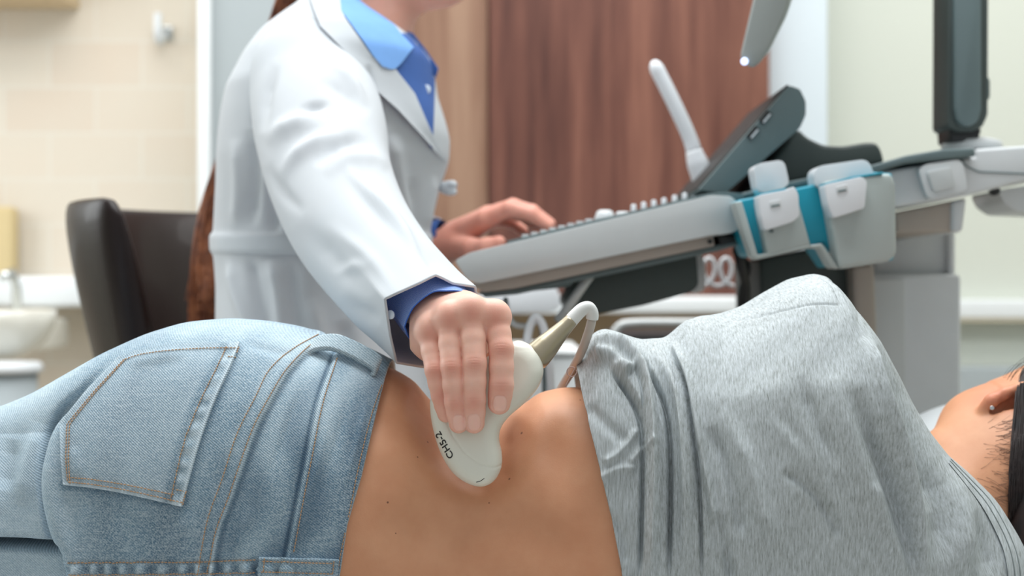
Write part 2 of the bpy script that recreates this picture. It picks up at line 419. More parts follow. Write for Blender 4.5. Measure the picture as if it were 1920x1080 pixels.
# sill
o = link('window_sill', box((X(860, 2.9), 2.86, Z(588, 2.86)), (X(1443, 3.0), 3.2, Z(556, 2.86)), .006), M['white_paint']); tag(o, 'long white ledge under the reddish wood panel', 'ledge')
o = link('wall_ledge', box((X(1556, 3.25), 3.25, Z(598, 3.25)), (2.0, YB, Z(562, 3.25)), .006), M['white_paint']); tag(o, 'white ledge on the cream wall at the right', 'ledge')
M['beige_strip'] = mat('beige_edge_strip', (190, 180, 158), .6)
link('edge_strip', box((X(1556, 3.25), 3.246, Z(603, 3.25)), (2.0, YB, Z(598, 3.25))), M['beige_strip'], o)
struct('baseboard_right', box((X(1600, 3.1), 3.2, 0), (2.0, YB, Z(690, 3.2)), .004), M['wall_grey'])
# washroom corner at the left
o = link('wall_shelf', box((-2.5, 3.2, Z(576, 3.2)), (X(372, 3.2), YB+.1, Z(518, 3.2)), .01), M['white_paint']); tag(o, 'white boxed ledge along the beige tiled wall', 'ledge')
def lathe(prof, c, seg=40, sx=1.0, sy=1.0):
    V = []; c = np.asarray(c, float)
    for r, z in prof:
        for k in range(seg):
            a = 2*PI*k/seg; V.append(c+np.array([r*sx*math.cos(a), r*sy*math.sin(a), z]))
    return mesh(V, grid_faces(len(prof), seg, True))
c = P(0, 600, 2.95)
t = thing('wash_basin', (c[0], c[1], c[2]-.12), 'white ceramic wash basin under the tiled wall ledge', 'wash basin')
me = lathe([(.001, -.085), (.03, -.082), (.06, -.07), (.09, -.045), (.108, -.01), (.112, .018), (.106, .022), (.1, .012), (.07, -.03), (.001, -.055)], c, sx=1.0, sy=1.1)
link('bowl', me, M['ceramic'], t)
me = tube([c+np.array([0, .1, 0.0]), c+np.array([0, .1, .07]), c+np.array([0, .07, .1]), c+np.array([0, .02, .09])], .01, 12); link('tap', me, M['chrome'], t)
link('wall_bracket', box(c+np.array([-.05, .09, -.07]), c+np.array([.05, .31, 0.0]), .01), M['ceramic'], t)
c = P(10, 700, 2.84)
t = thing('waste_bin', (c[0], c[1], 0), 'pale grey bin standing below the wash basin', 'bin')
link('bin_body', lathe([(.001, 0), (.05, 0), (.055, .01), (.062, Z(690, 2.95)), (.055, Z(692, 2.95))], (c[0], c[1], 0)), M['wall_grey'], t)
link('lid', lathe([(.001, Z(672, 2.95)), (.066, Z(674, 2.95)), (.072, Z(680, 2.95)), (.072, Z(692, 2.95)), (.001, Z(693, 2.95))], (c[0], c[1], 0)), M['white_pl'], t)
M['mustard'] = mat('mustard_towel', (204, 184, 140), .9, bump=(200, .5, .002))
me = box((X(-60, 3.3), 3.34, Z(518, 3.3)), (X(12, 3.3), 3.39, Z(385, 3.3)), .012); o = link('hand_towel', me, M['mustard']); tag(o, 'mustard towel hanging on the beige tiled wall', 'towel')
o = link('wall_cabinet', box((-2.3, 3.22, Z(18, 3.4)), (X(150, 3.4), YB+.1, 2.3), .004), mat('beige_cabinet', (206, 184, 150), .5)); tag(o, 'beige wall cabinet above the tiles, only its bottom edge showing', 'cabinet')
c = P(302, 55, 3.37)
t = thing('wall_hook', c+np.array([0, .03, -.035]), 'small chrome hook on the beige tiled wall', 'hook')
link('backplate', box(c+np.array([-.022, .015, -.022]), c+np.array([.022, .03, .012]), .004), M['chrome'], t)
link('prong', tube(catmull([c+np.array([0, .02, -.01]), c+np.array([0, -.01, -.03]), c+np.array([0, -.03, -.015]), c+np.array([0, -.03, .032])], 16), .009, 14), M['white_pl'], t)

# low white cabinet and trolley behind the patient
t = thing('low_cabinet', (X(900, 2.5), 2.6, 0), 'low white cabinet behind the hand with the probe', 'cabinet')
link('cabinet_body', box((X(700, 2.5), 2.45, .08), (X(1085, 2.5), 2.85, Z(664, 2.5)), .004), M['white_paint'], t)
link('cabinet_top', box((X(695, 2.5), 2.43, Z(664, 2.5)), (X(1090, 2.5), 2.86, Z(654, 2.5)), .004), M['white_paint'], t)
link('plinth', box((X(710, 2.5), 2.48, 0), (X(1080, 2.5), 2.84, .08), .002), M['slate'], t)
for k in range(2):
    x0 = X(705+190*k, 2.5); x1 = X(885+190*k, 2.5)
    d_ = link('cabinet_door', box((x0, 2.435, .1), (x1, 2.452, Z(668, 2.5)), .003), M['white_paint'], t)
t = thing('equipment_trolley', (X(1290, 2.2), 2.3, 0), 'pale metal trolley with rounded frame behind the grey shirt', 'trolley')
fr = catmull([P(1150, 760, 2.2), P(1150, 640, 2.2), P(1158, 615, 2.2), P(1180, 606, 2.2), P(1290, 605, 2.2), P(1400, 606, 2.2), P(1422, 615, 2.2), P(1430, 640, 2.2), P(1430, 760, 2.2)], 70)
link('frame', tube(fr, .0065, 12), M['silver'], t)
link('tray_edge', box((X(1165, 2.2), 2.19, Z(638, 2.2)), (X(1415, 2.2), 2.55, Z(628, 2.2)), .002), M['black'], t)
link('drawer_front', box((X(1165, 2.2), 2.2, Z(760, 2.2)), (X(1415, 2.2), 2.55, Z(638, 2.2)), .003), M['silver2'], t)
for sx in (1160, 1420):
    for yy in (2.22, 2.52): link('leg', tube([(X(sx, 2.2), yy, 0.0), (X(sx, 2.2), yy, Z(700, 2.2))], .01, 10), M['silver'], t)

# ------------------------------------------------------------------ ultrasound machine
um = thing('ultrasound_machine', (X(1700, 1.9), 1.9, 0), 'grey and white ultrasound machine with tilted control console and teal lined probe holders', 'ultrasound machine')
def up(name, outline, d, t, m, bev=.004, r=0, label=None, parent=None, lean=0.0, rise=0.0):
    return solid(name, rnd(outline, r) if r else outline, d, t, m, label, parent=parent or um, bev=bev, lean=lean, rise=rise)
con = up('console', [(852, 489), (880, 474), (1335, 366), (1372, 368), (1386, 384), (1384, 432), (1368, 438), (1336, 441), (960, 519), (896, 532), (876, 524)], 1.52, .42, 'silver', .012, 8)
up('console_top', [(950, 452), (1330, 362), (1368, 360), (1402, 364), (1390, 376), (1330, 378), (960, 468)], 1.56, .36, 'slate', .003, 4, 'dark grey control surface', con)
up('console_tray', [(880, 532), (960, 519), (1336, 441), (1340, 461), (965, 541), (905, 548)], 1.535, .38, 'tan', .004, 4)
up('console_rail', [(900, 549), (965, 541), (1340, 460), (1398, 447), (1400, 455), (1342, 472), (970, 552), (908, 558)], 1.56, .34, 'slate', .003)
up('side_gap', [(1376, 380), (1402, 380), (1416, 440), (1372, 441)], 1.60, .25, 'black', .002)  # black slab stands in for the dark gap between console and holder
up('under_bracket', [(1345, 441), (1400, 438), (1404, 455), (1350, 462)], 1.56, .3, 'black', .002)
link('screw_hole', disc_mesh(P(1331, 453, 1.534), (0, -1, 0), .0027, .0015), M['black'], um)
up('underside_panel', [(893, 548), (1060, 520), (1085, 516), (1070, 538), (905, 556)], 1.62, .28, 'slate', .003)
up('keyboard_drawer', [(1085, 520), (1290, 476), (1306, 478), (1310, 535), (1296, 548), (1205, 573), (1115, 590), (1072, 584), (1062, 566)], 1.63, .27, 'slate_dark', .006, 8)
link('strut', tube([P(1108, 515, 1.585), P(1046, 602, 1.6)], .0052, 12, flat=1.0), M['silver'], um)
up('hanger_post', [(1297, 474), (1316, 472), (1324, 500), (1322, 545), (1302, 552), (1296, 530)], 1.72, .05, 'silver2', .004)
up('side_tray', [(884, 562), (1026, 537), (1044, 538), (1055, 572), (1042, 584), (900, 592)], 2.3, .12, 'white_pl', .008, 10)
link('cable_hook', tube(catmull([P(948, 562, 1.60), P(953, 590, 1.56), P(965, 608, 1.555), P(990, 611, 1.555), P(1006, 602, 1.555)], 24), .0032, 10), M['silver'], um)
for px, py in zip((1188, 1207, 1226, 1245, 1265, 1284, 1302, 1322), (384, 380, 376, 372, 367, 363, 358, 356)):
    c = P(px, py+14, 1.66)
    me = lathe([(.001, .0095), (.0022, .0092), (.003, .008), (.0032, 0), (.0035, -.004)], c, 14); link('slider_knob', me, M['white_pl'], con)
c = P(1134, 414, 1.66); link('trackball', lathe([(.001, .0125), (.006, .0125), (.0095, .0105), (.0115, .004), (.012, -.004)], c, 28), M['silver2'], con)
c = P(1168, 406, 1.64); link('dial', lathe([(.001, .006), (.007, .0055), (.0085, .002), (.0085, -.004)], c, 24), M['silver2'], con)
# keys on the sloping panel
for r in range(3):
    for k in range(9):
        px = 985+k*17; c = P(px, 449-(px-960)*.245+1, 1.6+r*.03)
        link('key', box(c-np.array([.004, .009, .003]), c+np.array([.004, .009, .0022]), .001, 2), M['silver2'], con)
ts = up('touch_screen', [(1310, 356), (1480, 160), (1500, 167), (1511, 190), (1511, 215), (1500, 240), (1360, 363)], 1.58, .30, 'slate', .004, 5)
up('screen_face', [(1306, 353), (1476, 158), (1480, 160), (1310, 357)], 1.60, .26, 'black', .001, 0, 'dark glass', ts)
for px, py in ((1435, 220), (1412, 249)):
    c = Vector(P(px, py, 1.579)); bm = bmesh.new(); R = Matrix.Translation(c) @ Matrix.Rotation(math.radians(-50), 4, 'Y')
    box_bm(bm, (-.0075, -.0015, -.0035), (.0075, .003, .0035), R); p_ = link('usb_port', bm_mesh(bm), M['black'], ts)
    bm = bmesh.new(); box_bm(bm, (-.006, -.0022, -.0028), (.006, .002, -.0008), R); link('port_tongue', bm_mesh(bm), M['white_pl'], p_)
up('screen_mount', [(1395, 362), (1498, 240), (1512, 256), (1545, 272), (1582, 274), (1622, 267), (1645, 267), (1654, 282), (1660, 306), (1540, 330), (1420, 358)], 1.64, .22, 'slate_dark', .006)
up('top_rail', [(1640, 308), (1700, 291), (1770, 279), (1828, 277), (1830, 293), (1700, 306), (1640, 324), (1480, 354), (1380, 373), (1374, 366), (1480, 340)], 1.56, .34, 'slate', .003)
arm = up('support_arm', [(1640, 323), (1829, 294), (1829, 279), (1990, 268), (1990, 330), (1920, 340), (1812, 368), (1680, 390), (1650, 384)], 1.575, .3, 'silver2', .006)
link('seam', tube([P(a, b, 1.574) for a, b in resample([(1800, 297), (1812, 312), (1835, 322), (1920, 326), (1985, 322)], 8)], .0009, 6), M['slate'], arm)
up('lower_arm', [(1676, 398), (1800, 374), (1813, 370), (1806, 434), (1680, 436)], 1.60, .25, 'tan', .004)
up('arm_highlight', [(1784, 378), (1814, 371), (1806, 436), (1784, 436)], 1.595, .26, 'silver2', .005)  # paler strip added as the vertical highlight on the lower arm
up('clip_frame', [(1722, 318), (1735, 308), (1796, 299), (1806, 306), (1814, 350), (1808, 358), (1748, 374), (1738, 368)], 1.562, .05, 'silver2', .004, 8)
up('clip_face', [(1738, 322), (1784, 313), (1792, 350), (1752, 360)], 1.557, .02, 'silver', .003, 6)
up('cable_cover', [(1872, 356), (1990, 338), (1990, 400), (1905, 396), (1882, 380)], 1.64, .1, 'silver2', .008, 8)
link('release_knob', disc_mesh(P(1862, 359, 1.6), (0, -1, 0), .005, .012), M['black'], um)
ma = up('monitor_arm', [(1778, -60), (1853, -60), (1852, 215), (1842, 238), (1824, 246), (1795, 246), (1777, 236)], 1.66, .06, 'slate_dark', .006, 6)
up('arm_cover', [(1790, -50), (1841, -50), (1841, 205), (1836, 225), (1822, 236), (1806, 236), (1794, 226), (1790, 205)], 1.652, .02, 'slate', .003, 0, 'lighter grey cover', ma)
up('arm_knob', [(1850, 140), (1857, 150), (1857, 182), (1850, 192)], 1.68, .03, 'slate', .002, 0, None, ma)
up('arm_neck', [(1780, 240), (1842, 240), (1834, 266), (1782, 266)], 1.67, .05, 'black', .003)
link('arm_base', lathe([(.001, .008), (.02, .008), (.034, .004), (.036, -.006), (.001, -.008)], P(1822, 272, 1.7), 40), M['silver2'], um)
mon = up('monitor', [(1500, -380), (1388, 104), (1391, 117), (1411, 128), (1426, 117), (1446, 86), (1470, 32), (1530, -160), (1580, -380)], 1.5, .48, 'monitor_grey', .006, lean=.17, rise=.162)
up('screen_back', [(1545, -350), (1450, -10), (1424, 90), (1412, 128), (1440, 100), (1475, 30), (1600, -350)], 1.53, .4, 'holder', .004, 0, None, mon, lean=.17, rise=.162)
M['led'] = mat('white_blue_indicator', (220, 230, 255), .3, emit=((190, 210, 255), 1.8)); 
me = disc_mesh(P(1396, 115, 1.499), (-.35, -1, -.2), .0038, .002); link('indicator_light', me, M['led'], mon)
up('lift_column', [(1640, 436), (1788, 436), (1788, 520), (1640, 520)], 1.84, .16, 'silver2', .004)
up('column_edge', [(1778, 436), (1792, 436), (1792, 520), (1778, 520)], 1.83, .17, 'white_pl', .004)
bh = link('base_housing', box((X(1600, 1.8), 1.8, .1), (X(1803, 1.8), 2.14, Z(514, 1.8)), .006), M['white_pl'], um)
link('housing_door', box((X(1600, 1.8), 1.794, .15), (X(1695, 1.8), 1.81, Z(522, 1.8)), .003), M['silver2'], bh, 'greyish panel')
link('base', box((X(1480, 1.8), 1.6, .06), (X(1850, 1.8), 2.15, .14), .02), M['slate'], um)
for sx in (1500, 1830):
    for yy in (1.66, 2.1): link('castor', tube([(X(sx, 1.8)-.015, yy, .035), (X(sx, 1.8)+.015, yy, .035)], .035, 20), M['black'], um)
up('dark_block', [(1424, 486), (1545, 462), (1570, 505), (1610, 500), (1612, 640), (1430, 640)], 1.74, .2, 'slate_dark', .004)  # dark block filling the dark area below the holders
up('cable_post', [(1598, 498), (1640, 494), (1646, 640), (1604, 640)], 1.71, .05, 'tan', .006)
# holders
ho = up('probe_holder', [(1380, 376), (1640, 322), (1674, 325), (1678, 470), (1676, 488), (1575, 500), (1545, 456), (1424, 480), (1414, 474)], 1.475, .11, 'teal', .003, 0, 'teal lined')
up('holder_shell', [(1376, 379), (1391, 377), (1421, 478), (1519, 459), (1520, 464), (1420, 487), (1410, 480)], 1.45, .03, 'holder', .002, 0, 'grey', ho)
up('holder_shell', [(1420, 376), (1490, 352), (1521, 461), (1440, 478)], 1.45, .032, 'holder', .003, 0, 'grey', ho)
up('holder_shell', [(1519, 459), (1541, 456), (1572, 500), (1566, 505), (1556, 498), (1538, 465), (1520, 466)], 1.45, .03, 'holder', .002, 0, 'grey', ho)
up('holder_shell', [(1546, 340), (1625, 328), (1672, 325), (1680, 345), (1682, 476), (1668, 490), (1576, 505), (1572, 490)], 1.445, .05, 'holder', .010, 0, 'grey', ho)
for ol, sl in (([(1422, 366), (1474, 356), (1489, 349), (1497, 364), (1499, 405), (1486, 416), (1436, 432), (1427, 405)], (1454, 384)),
               ([(1546, 346), (1597, 335), (1615, 331), (1626, 340), (1621, 390), (1563, 409), (1553, 384)], (1579, 356))):
    cl = up('cable_clip', ol, 1.432, .03, 'white_pl', .005, 5, 'white', ho)
    sx, sy = sl; up('slot', [(sx-12, sy-6), (sx+10, sy-11), (sx+11, sy+4), (sx-10, sy+8)], 1.4312, .004, 'silver2', .0008, 0, 'light grey recess', cl)
    up('slot', [(sx-8, sy+1), (sx+8, sy-2), (sx+8, sy+2), (sx-7, sy+5)], 1.4304, .004, 'slate', .0005, 0, 'dark opening', cl)
    up('trim', [(ol[0][0]+1, ol[0][1]-3), (ol[1][0], ol[1][1]-4), (ol[1][0], ol[1][1]), (ol[0][0]+1, ol[0][1]+1)], 1.434, .03, 'teal', .0005, 0, 'teal', cl)
up('holder_trim', [(1598, 331), (1655, 322), (1656, 326), (1598, 335)], 1.444, .06, 'teal', .0005, 0, 'teal', ho)
for px in (1446, 1578):
    link('screw', disc_mesh(P(px, 433 if px < 1500 else 410, 1.449), (0, -1, 0), .0022, .003), M['slate'], ho)
# probes parked in the holders
t = thing('ultrasound_probe', P(1445, 420, 1.5), 'small white barrel headed probe parked in the left teal slot', 'probe')
link('probe_head', slab(rnd([(1412, 314), (1424, 306), (1463, 300), (1472, 306), (1480, 343), (1472, 352), (1432, 362), (1420, 356)], 9), 1.47, .034, .010, 4), M['white_pl'], t)
link('probe_neck', slab([(1430, 352), (1470, 345), (1480, 372), (1478, 450), (1440, 455), (1432, 380)], 1.478, .02, .005), M['white_pl'], t)
t = thing('ultrasound_probe', P(1590, 420, 1.5), 'wide flat white probe parked in the right grey holder', 'probe')
link('probe_head', slab(rnd([(1526, 322), (1536, 311), (1618, 299), (1630, 304), (1640, 328), (1636, 336), (1545, 352), (1530, 350)], 9), 1.466, .036, .009, 4), M['white_pl'], t)
link('probe_neck', slab([(1560, 345), (1615, 335), (1612, 450), (1570, 455)], 1.478, .02, .005), M['white_pl'], t)
pth = catmull([(*P(1224, 114, 1.78), 0), (*P(1262, 190, 1.78), 0), (*P(1293, 258, 1.78), 0), (*P(1306, 300, 1.78), 0), (*P(1320, 340, 1.78), 0), (*P(1332, 366, 1.78), 0)], 60)[:, :3]
tt = np.linspace(0, 1, 60); rr = np.interp(tt, [0, .02, .05, .5, .58, .7, 1], [.003, .0075, .0093, .0092, .0098, .0135, .0145])
t = thing('endocavity_probe', P(1345, 400, 1.78), 'long thin white probe standing upright behind the console', 'probe')
link('shaft', tube(pth[:36], rr[:36], 24), M['white_pl'], t); link('handle', tube(pth[35:], rr[35:], 24), M['white_pl'], t)
# cables
o = link('cable', tube(catmull([P(1382, 462, 1.68), P(1390, 500, 1.68), P(1398, 540, 1.7), P(1396, 620, 1.72)], 30), .006, 10), M['black']); tag(o, 'thick black cable hanging below the probe holders', 'cable')
o = link('cable', tube(catmull([P(1376, 470, 1.70), P(1404, 500, 1.69), P(1390, 545, 1.7), P(1388, 625, 1.74)], 30), .0035, 10), M['black']); tag(o, 'thin black cable twisted around the thick one', 'cable')
cp = [P(1314+18*math.sin(a*1.0)+a*5, 510+26*math.cos(a), 2.0) for a in np.linspace(0, 4*PI, 60)]
o = link('cable', tube(cp, .0028, 8), M['white_pl']); tag(o, 'coiled white cable in front of the reddish wood panel', 'cable')
hs = catmull([P(986, 760, 1.56), P(987, 660, 1.54), P(991, 622, 1.54), P(1001, 597, 1.54), P(1012, 600, 1.54), P(1021, 622, 1.54), P(1030, 682, 1.54), P(1034, 760, 1.56)], 60)
o = link('cable', tube(hs, .0045, 12), M['white_pl']); tag(o, 'white looped cable hanging from the small hook', 'cable')
o = link('cable', tube(catmull([P(1014, 600, 1.66), P(1019, 660, 1.66), P(1021, 760, 1.66)], 20), .0028, 10), M['slate']); tag(o, 'dark grey cable hanging beside the looped white cable', 'cable')

# ------------------------------------------------------------------ tub chair of the doctor
ch = thing('tub_chair', (-.50, 1.85, 0), 'dark brown leather tub chair behind the person in the white coat', 'chair')
def chair_shell():
    cx, cy = X(420, 1.8)+.088, 1.92; V = []
    n = 60; m = 40
    prof = []
    for k in range(m):
        a = 2*PI*k/m; prof.append((math.copysign(abs(math.cos(a))**.8, math.cos(a)), math.copysign(abs(math.sin(a))**.42, math.sin(a))))
    for i in range(n):
        s = i/(n-1); th = math.radians(232-s*175)    # from near-left round the back
        e = min(1, s/.03, (1-s)/.03); e = math.sqrt(max(0, 1-(1-e)**2))
        top = Z(362, 1.60)+.014*s; bot = .46; zc = (top+bot)/2; hz = (top-bot)/2
        th_ = .023*(.3+.7*e)
        rx, ry = .30, .30
        for (u, v) in prof:
            z = zc+v*hz*(.93+.07*e); r = rx+u*th_*(1 if v > -.9 else .8)
            k = (z-top)/(top-bot)      # 0 top .. -1 bottom
            sh = -k*.16
            rr_ = r-sh*.9+.0
            V.append((cx+rr_*math.cos(th), cy+rr_*math.sin(th)*1.08, z))
    f = [list(q) for q in grid_faces(n, m, True)]; f.append(list(range(m))); f.append([(n-1)*m+k for k in range(m)][::-1])
    return mesh(V, f)
me = chair_shell(); fix_normals(me); link('backrest', me, M['leather'], ch)
cx, cy = X(420, 1.8)+.088, 1.92
link('seat', lathe([(.001, .50), (.18, .50), (.225, .485), (.235, .46), (.235, .42), (.22, .40), (.001, .40)], (cx, cy, 0), 48), M['leather'], ch)
link('column', lathe([(.03, .40), (.03, .1), (.045, .08), (.001, .07)], (cx, cy, 0), 24), M['chrome'], ch)
for k in range(5):
    a = 2*PI*k/5+.3; e = (cx+.27*math.cos(a), cy+.27*math.sin(a), .065)
    lg = link('leg', tube([(cx, cy, .095), e], [.022, .014], 12), M['chrome'], ch)
    link('castor', tube([(e[0]-.012, e[1], .026), (e[0]+.012, e[1], .026)], .026, 16), M['black'], lg)

# ------------------------------------------------------------------ couch and pillow
co = thing('examination_couch', (0, 1.25, 0), 'white padded examination couch under the lying person', 'couch')
link('mattress', box((-1.25, .86, .47), (1.05, 1.43, .556), .02), M['vinyl'], co)
link('frame', box((-1.22, .9, .40), (1.02, 1.42, .468), .005), M['white_paint'], co)
for sx in (-1.1, .9):
    for yy in (.95, 1.37): link('leg', tube([(sx, yy, 0), (sx, yy, .41)], .022, 16), M['silver'], co)
# ------------------------------------------------------------------ the lying person
YC = 1.17
def smooth_table(pts, lo=-1500, hi=3400, sig=10):
    q = np.arange(lo, hi, 4.0); p = np.asarray(pts, float)
    v = np.interp(q, p[:, 0], p[:, 1]); k = np.exp(-.5*(np.arange(-12, 13)*4.0/sig)**2); k /= k.sum()
    v = np.convolve(np.pad(v, 12, mode='edge'), k, 'valid'); return lambda x: np.interp(x, q, v)
AD = smooth_table([(-700, .085), (-200, .10), (60, .118), (250, .135), (430, .14), (600, .130), (735, .112), (900, .100), (1080, .104), (1200, .11), (1400, .125), (1540, .13), (1700, .12), (1800, .10), (1930, .075), (2100, .06)], sig=30)
ZB = .557
def sec(x, top, grow=0.0, nexp=2.3):
    """section of the body at x: centre and half sizes"""
    px = x/YC*F+960; zt = Z(top(px), YC)+grow; a = AD(px)+grow; zb = ZB-0*grow
    return px, (zt+zb)/2, (zt-zb)/2, a
def body_patch(top, XL, XR, nx, n_near, n_far, grow=0.0, nexp=2.3, xpow=1.0, zfn=None):
    th = np.r_[np.linspace(-.28*PI, PI*.80, n_near), np.linspace(PI*.80, 1.72*PI, n_far+2)[1:-1]]
    ct = np.cos(th); st = np.sin(th)
    cc = np.sign(ct)*np.abs(ct)**(2/nexp); ss = np.sign(st)*np.abs(st)**(2/nexp)
    s = np.linspace(0, 1, nx)[:, None]; cc = cc[None, :]; ss = ss[None, :]
    z = np.full((nx, len(th)), .78)
    for _ in range(12):
        x = XL(z)*(1-s)+XR(z)*s; px, zc, b, a = sec(x, top, grow); z = zc+b*cc
    y = YC-a*ss
    return np.stack([x, y, z], -1), len(th)
def normals(Pm):
    du = np.gradient(Pm, axis=0); dv = np.roll(Pm, -1, 1)-np.roll(Pm, 1, 1)
    n = np.cross(du, dv); n /= np.linalg.norm(n, axis=-1, keepdims=True)+1e-12
    c = Pm.mean(1, keepdims=True); sgn = np.sign(((Pm-c)*n).sum(-1).mean()); return n*sgn
def proj(Pm): return 960+Pm[..., 0]/Pm[..., 1]*F, 540-(Pm[..., 2]-CZ)/Pm[..., 1]*F
def pdist(px, py, poly):
    """distance in px to a polyline, signed side (+ right of the direction of travel, y down)"""
    best = np.full(px.shape, 1e9); side = np.zeros(px.shape); tt = np.zeros(px.shape); L = 0
    poly = np.asarray(poly, float)
    for a, b in zip(poly[:-1], poly[1:]):
        ab = b-a; l2 = ab@ab; t = np.clip(((px-a[0])*ab[0]+(py-a[1])*ab[1])/l2, 0, 1)
        dx = px-a[0]-t*ab[0]; dy = py-a[1]-t*ab[1]; d = np.hypot(dx, dy); m = d < best
        best = np.where(m, d, best); side = np.where(m, np.sign(ab[0]*dy-ab[1]*dx), side); tt = np.where(m, L+t, tt); L += 1
    return best, side, tt/L
def curve(pts, n=40): return catmull(np.asarray(pts, float), n)
def ridge(px, py, poly, wd, amp, fade=.12, n=14):
    d, s, t = pdist(px, py, curve(poly, n)); f = np.clip(t/fade, 0, 1)*np.clip((1-t)/fade, 0, 1) if fade else 1
    return amp*np.exp(-(d/wd)**2)*f
def step(px, py, poly, wd, amp):     # raised by amp on the + side
    d, s, t = pdist(px, py, curve(poly, 24)); q = d*s; return amp/(1+np.exp(np.clip(-q/wd, -30, 30)))
pt = thing('person', (0, YC, ZB), 'person lying on their side in light blue jeans and grey shirt, back bared', 'person')

skin_top = smooth_table([(400, 640), (560, 650), (650, 672), (735, 691), (770, 712), (800, 745), (845, 790), (900, 806), (940, 796), (970, 768), (1010, 738), (1050, 728), (1100, 726), (1200, 706), (1300, 660), (1400, 630), (1540, 590), (1600, 650), (1660, 750), (1740, 850), (1850, 980), (2000, 1100)], sig=9)
Pm, nt_ = body_patch(skin_top, lambda z: X(480, YC)+0*z, lambda z: X(1840, YC)+0*z, 620, 300, 60)
N = normals(Pm); px, py = proj(Pm)
near = 1/(1+np.exp((Pm[..., 1]-(YC+.01))/.008))
hemx = np.interp(Pm[..., 2], [.60, .742, .78, .815, .845, .87, .90], [X(1172, 1.06), X(1165, 1.062), X(1146, 1.065), X(1124, 1.075), X(1104, 1.09), X(1090, 1.11), X(1076, YC)])
waix = np.interp(Pm[..., 2], [.60, .72, .742, .775, .81, .845, .872, .90], [X(600, 1.05), X(628, 1.05), X(637, 1.05), X(650, 1.055), X(678, 1.07), X(702, 1.10), X(722, 1.14), X(737, YC)])
under = .016*np.clip((Pm[..., 0]-hemx-.006)/.03, 0, 1)+.010*np.clip((waix-Pm[..., 0]-.006)/.03, 0, 1)
# the dent the probe presses in, and the soft furrow of the back
d1, _, _ = pdist(px, py, [(815, 770), (838, 850), (872, 890), (905, 900), (932, 880), (940, 830)])
dent = -.004*np.exp(-(d1/26)**2)
inside = np.exp(-(((px-880)/48)**2+((py-830)/62)**2)); dent -= .004*inside
dsp = dent*near+.0014*np.exp(-(d1-62)**2/20**2)*near
dsp += (ridge(px, py, [(960, 812), (1010, 830), (1060, 870), (1100, 940), (1130, 1080)], 46, -.004, .25)+ridge(px, py, [(730, 1060), (800, 1000), (900, 985), (1010, 1010), (1120, 1075)], 50, -.0045, .2)
        +ridge(px, py, [(985, 770), (1040, 762), (1090, 790)], 26, .0012, .3)+ridge(px, py, [(700, 800), (740, 880), (740, 990)], 40, .003, .3))*near
Ps = Pm+N*(dsp-under)[..., None]
nu, nv = Ps.shape[:2]
skinV = Ps.reshape(-1, 3); skinF = grid_faces(nu, nv, True)
skin_bvh = BVHTree.FromPolygons([tuple(v) for v in skinV], [tuple(f) for f in skinF.tolist()])

# --- neck, head and ear
H = 0.0022
hf = Field((.28, 1.04, .56), (.62, 1.42, .95), H)
hd = 1.25
hc = np.array([X(2100, hd), hd+.02, Z(835, hd)])
hf.ell(hc, (.098, .090, .080), 0)                                     # skull
hf.ell(hc+np.array([-.01, .055, .005]), (.075, .055, .062), .03)      # face side
hf.cap((.30, 1.21, .70), P(1915, 880, 1.235), .054, .050, .04)
hf.cap(P(1915, 880, 1.235), hc, .05, .07, .03)         # neck
hf.cap(P(1775, 850, 1.25), P(1860, 812, 1.26), .020, .032, .035)      # side of neck / jaw
hf.cap(P(1830, 800, 1.275), P(1945, 756, 1.29), .031, .033, .02)       # jaw angle
hf.ell(P(2020, 700, 1.36), (.020, .022, .012), .01)                   # cheek / nose side away
hf.cap((.30, 1.20, .66), (.38, 1.30, .60), .07, .05, .04)             # upper chest / shoulder below
# ear: lobe, rim and bowl
for a, b, r in (((1848, 767), (1860, 751), .0064), ((1860, 751), (1884, 738), .0054), ((1884, 738), (1912, 728), .0052), ((1912, 728), (1945, 720), .005), ((1945, 720), (1975, 735), .005)):
    hf.cap(P(*a, 1.228), P(*b, 1.222), r, r, .004)
hf.cap(P(1885, 757, 1.242), P(1950, 745, 1.24), .010, .015, .006)
hf.cap(P(1864, 771, 1.224), P(1905, 764, 1.222), .0050, .0055, .003, 'c')
hv, hq = hf.mesh()
hbv = BVHTree.FromPolygons([tuple(a) for a in hv], [tuple(a) for a in hq.tolist()])
V = np.concatenate([skinV, hv]); 
hp = proj(hv)
red = np.concatenate([np.zeros(len(skinV)), .55*np.exp(-(((hp[0]-1880)/60)**2+((hp[1]-745)/26)**2))])
M['skin'] = skin_mat('warm_skin', (196, 142, 108), (212, 160, 126), sss=.12,
    spots=[(Vector(P(*q, 1.0)), .0) for q in ()])
def hit(px, py, bvh, d0=.3):
    o = Vector((0, 0, CZ)); dr = Vector(P(px, py, 1.0))-o
    r = bvh.ray_cast(o, dr.normalized()); return (np.array(r[0]), np.array(r[1])) if r[0] is not None else (None, None)
spots = []
off = np.array([0, YC, ZB])
for q, r in (((978, 812), .0016), ((955, 898), .0013), ((802, 829), .0012), ((783, 857), .0010), ((727, 942), .0012), ((1088, 750), .0011), ((917, 943), .0009), ((742, 1000), .0008)):
    h_, _ = hit(q[0], q[1], skin_bvh)
    if h_ is not None: spots.append((h_-off, r*.85))
M['skin'] = skin_mat('warm_skin', (202, 142, 106), (214, 158, 122), sss=.12, spots=spots)
me = mesh(V, np.concatenate([skinF, hq+len(skinV)]), attrs={'red': red, 'nail': np.zeros(len(V))})
fix_normals(me)
body = link('body', me, M['skin'], pt)
# earring
c = P(1860, 765, 1.214)
er = link('earring', disc_mesh(c, (-.2, -1, .2), .0019, .0012, 16), M['chrome'], pt)

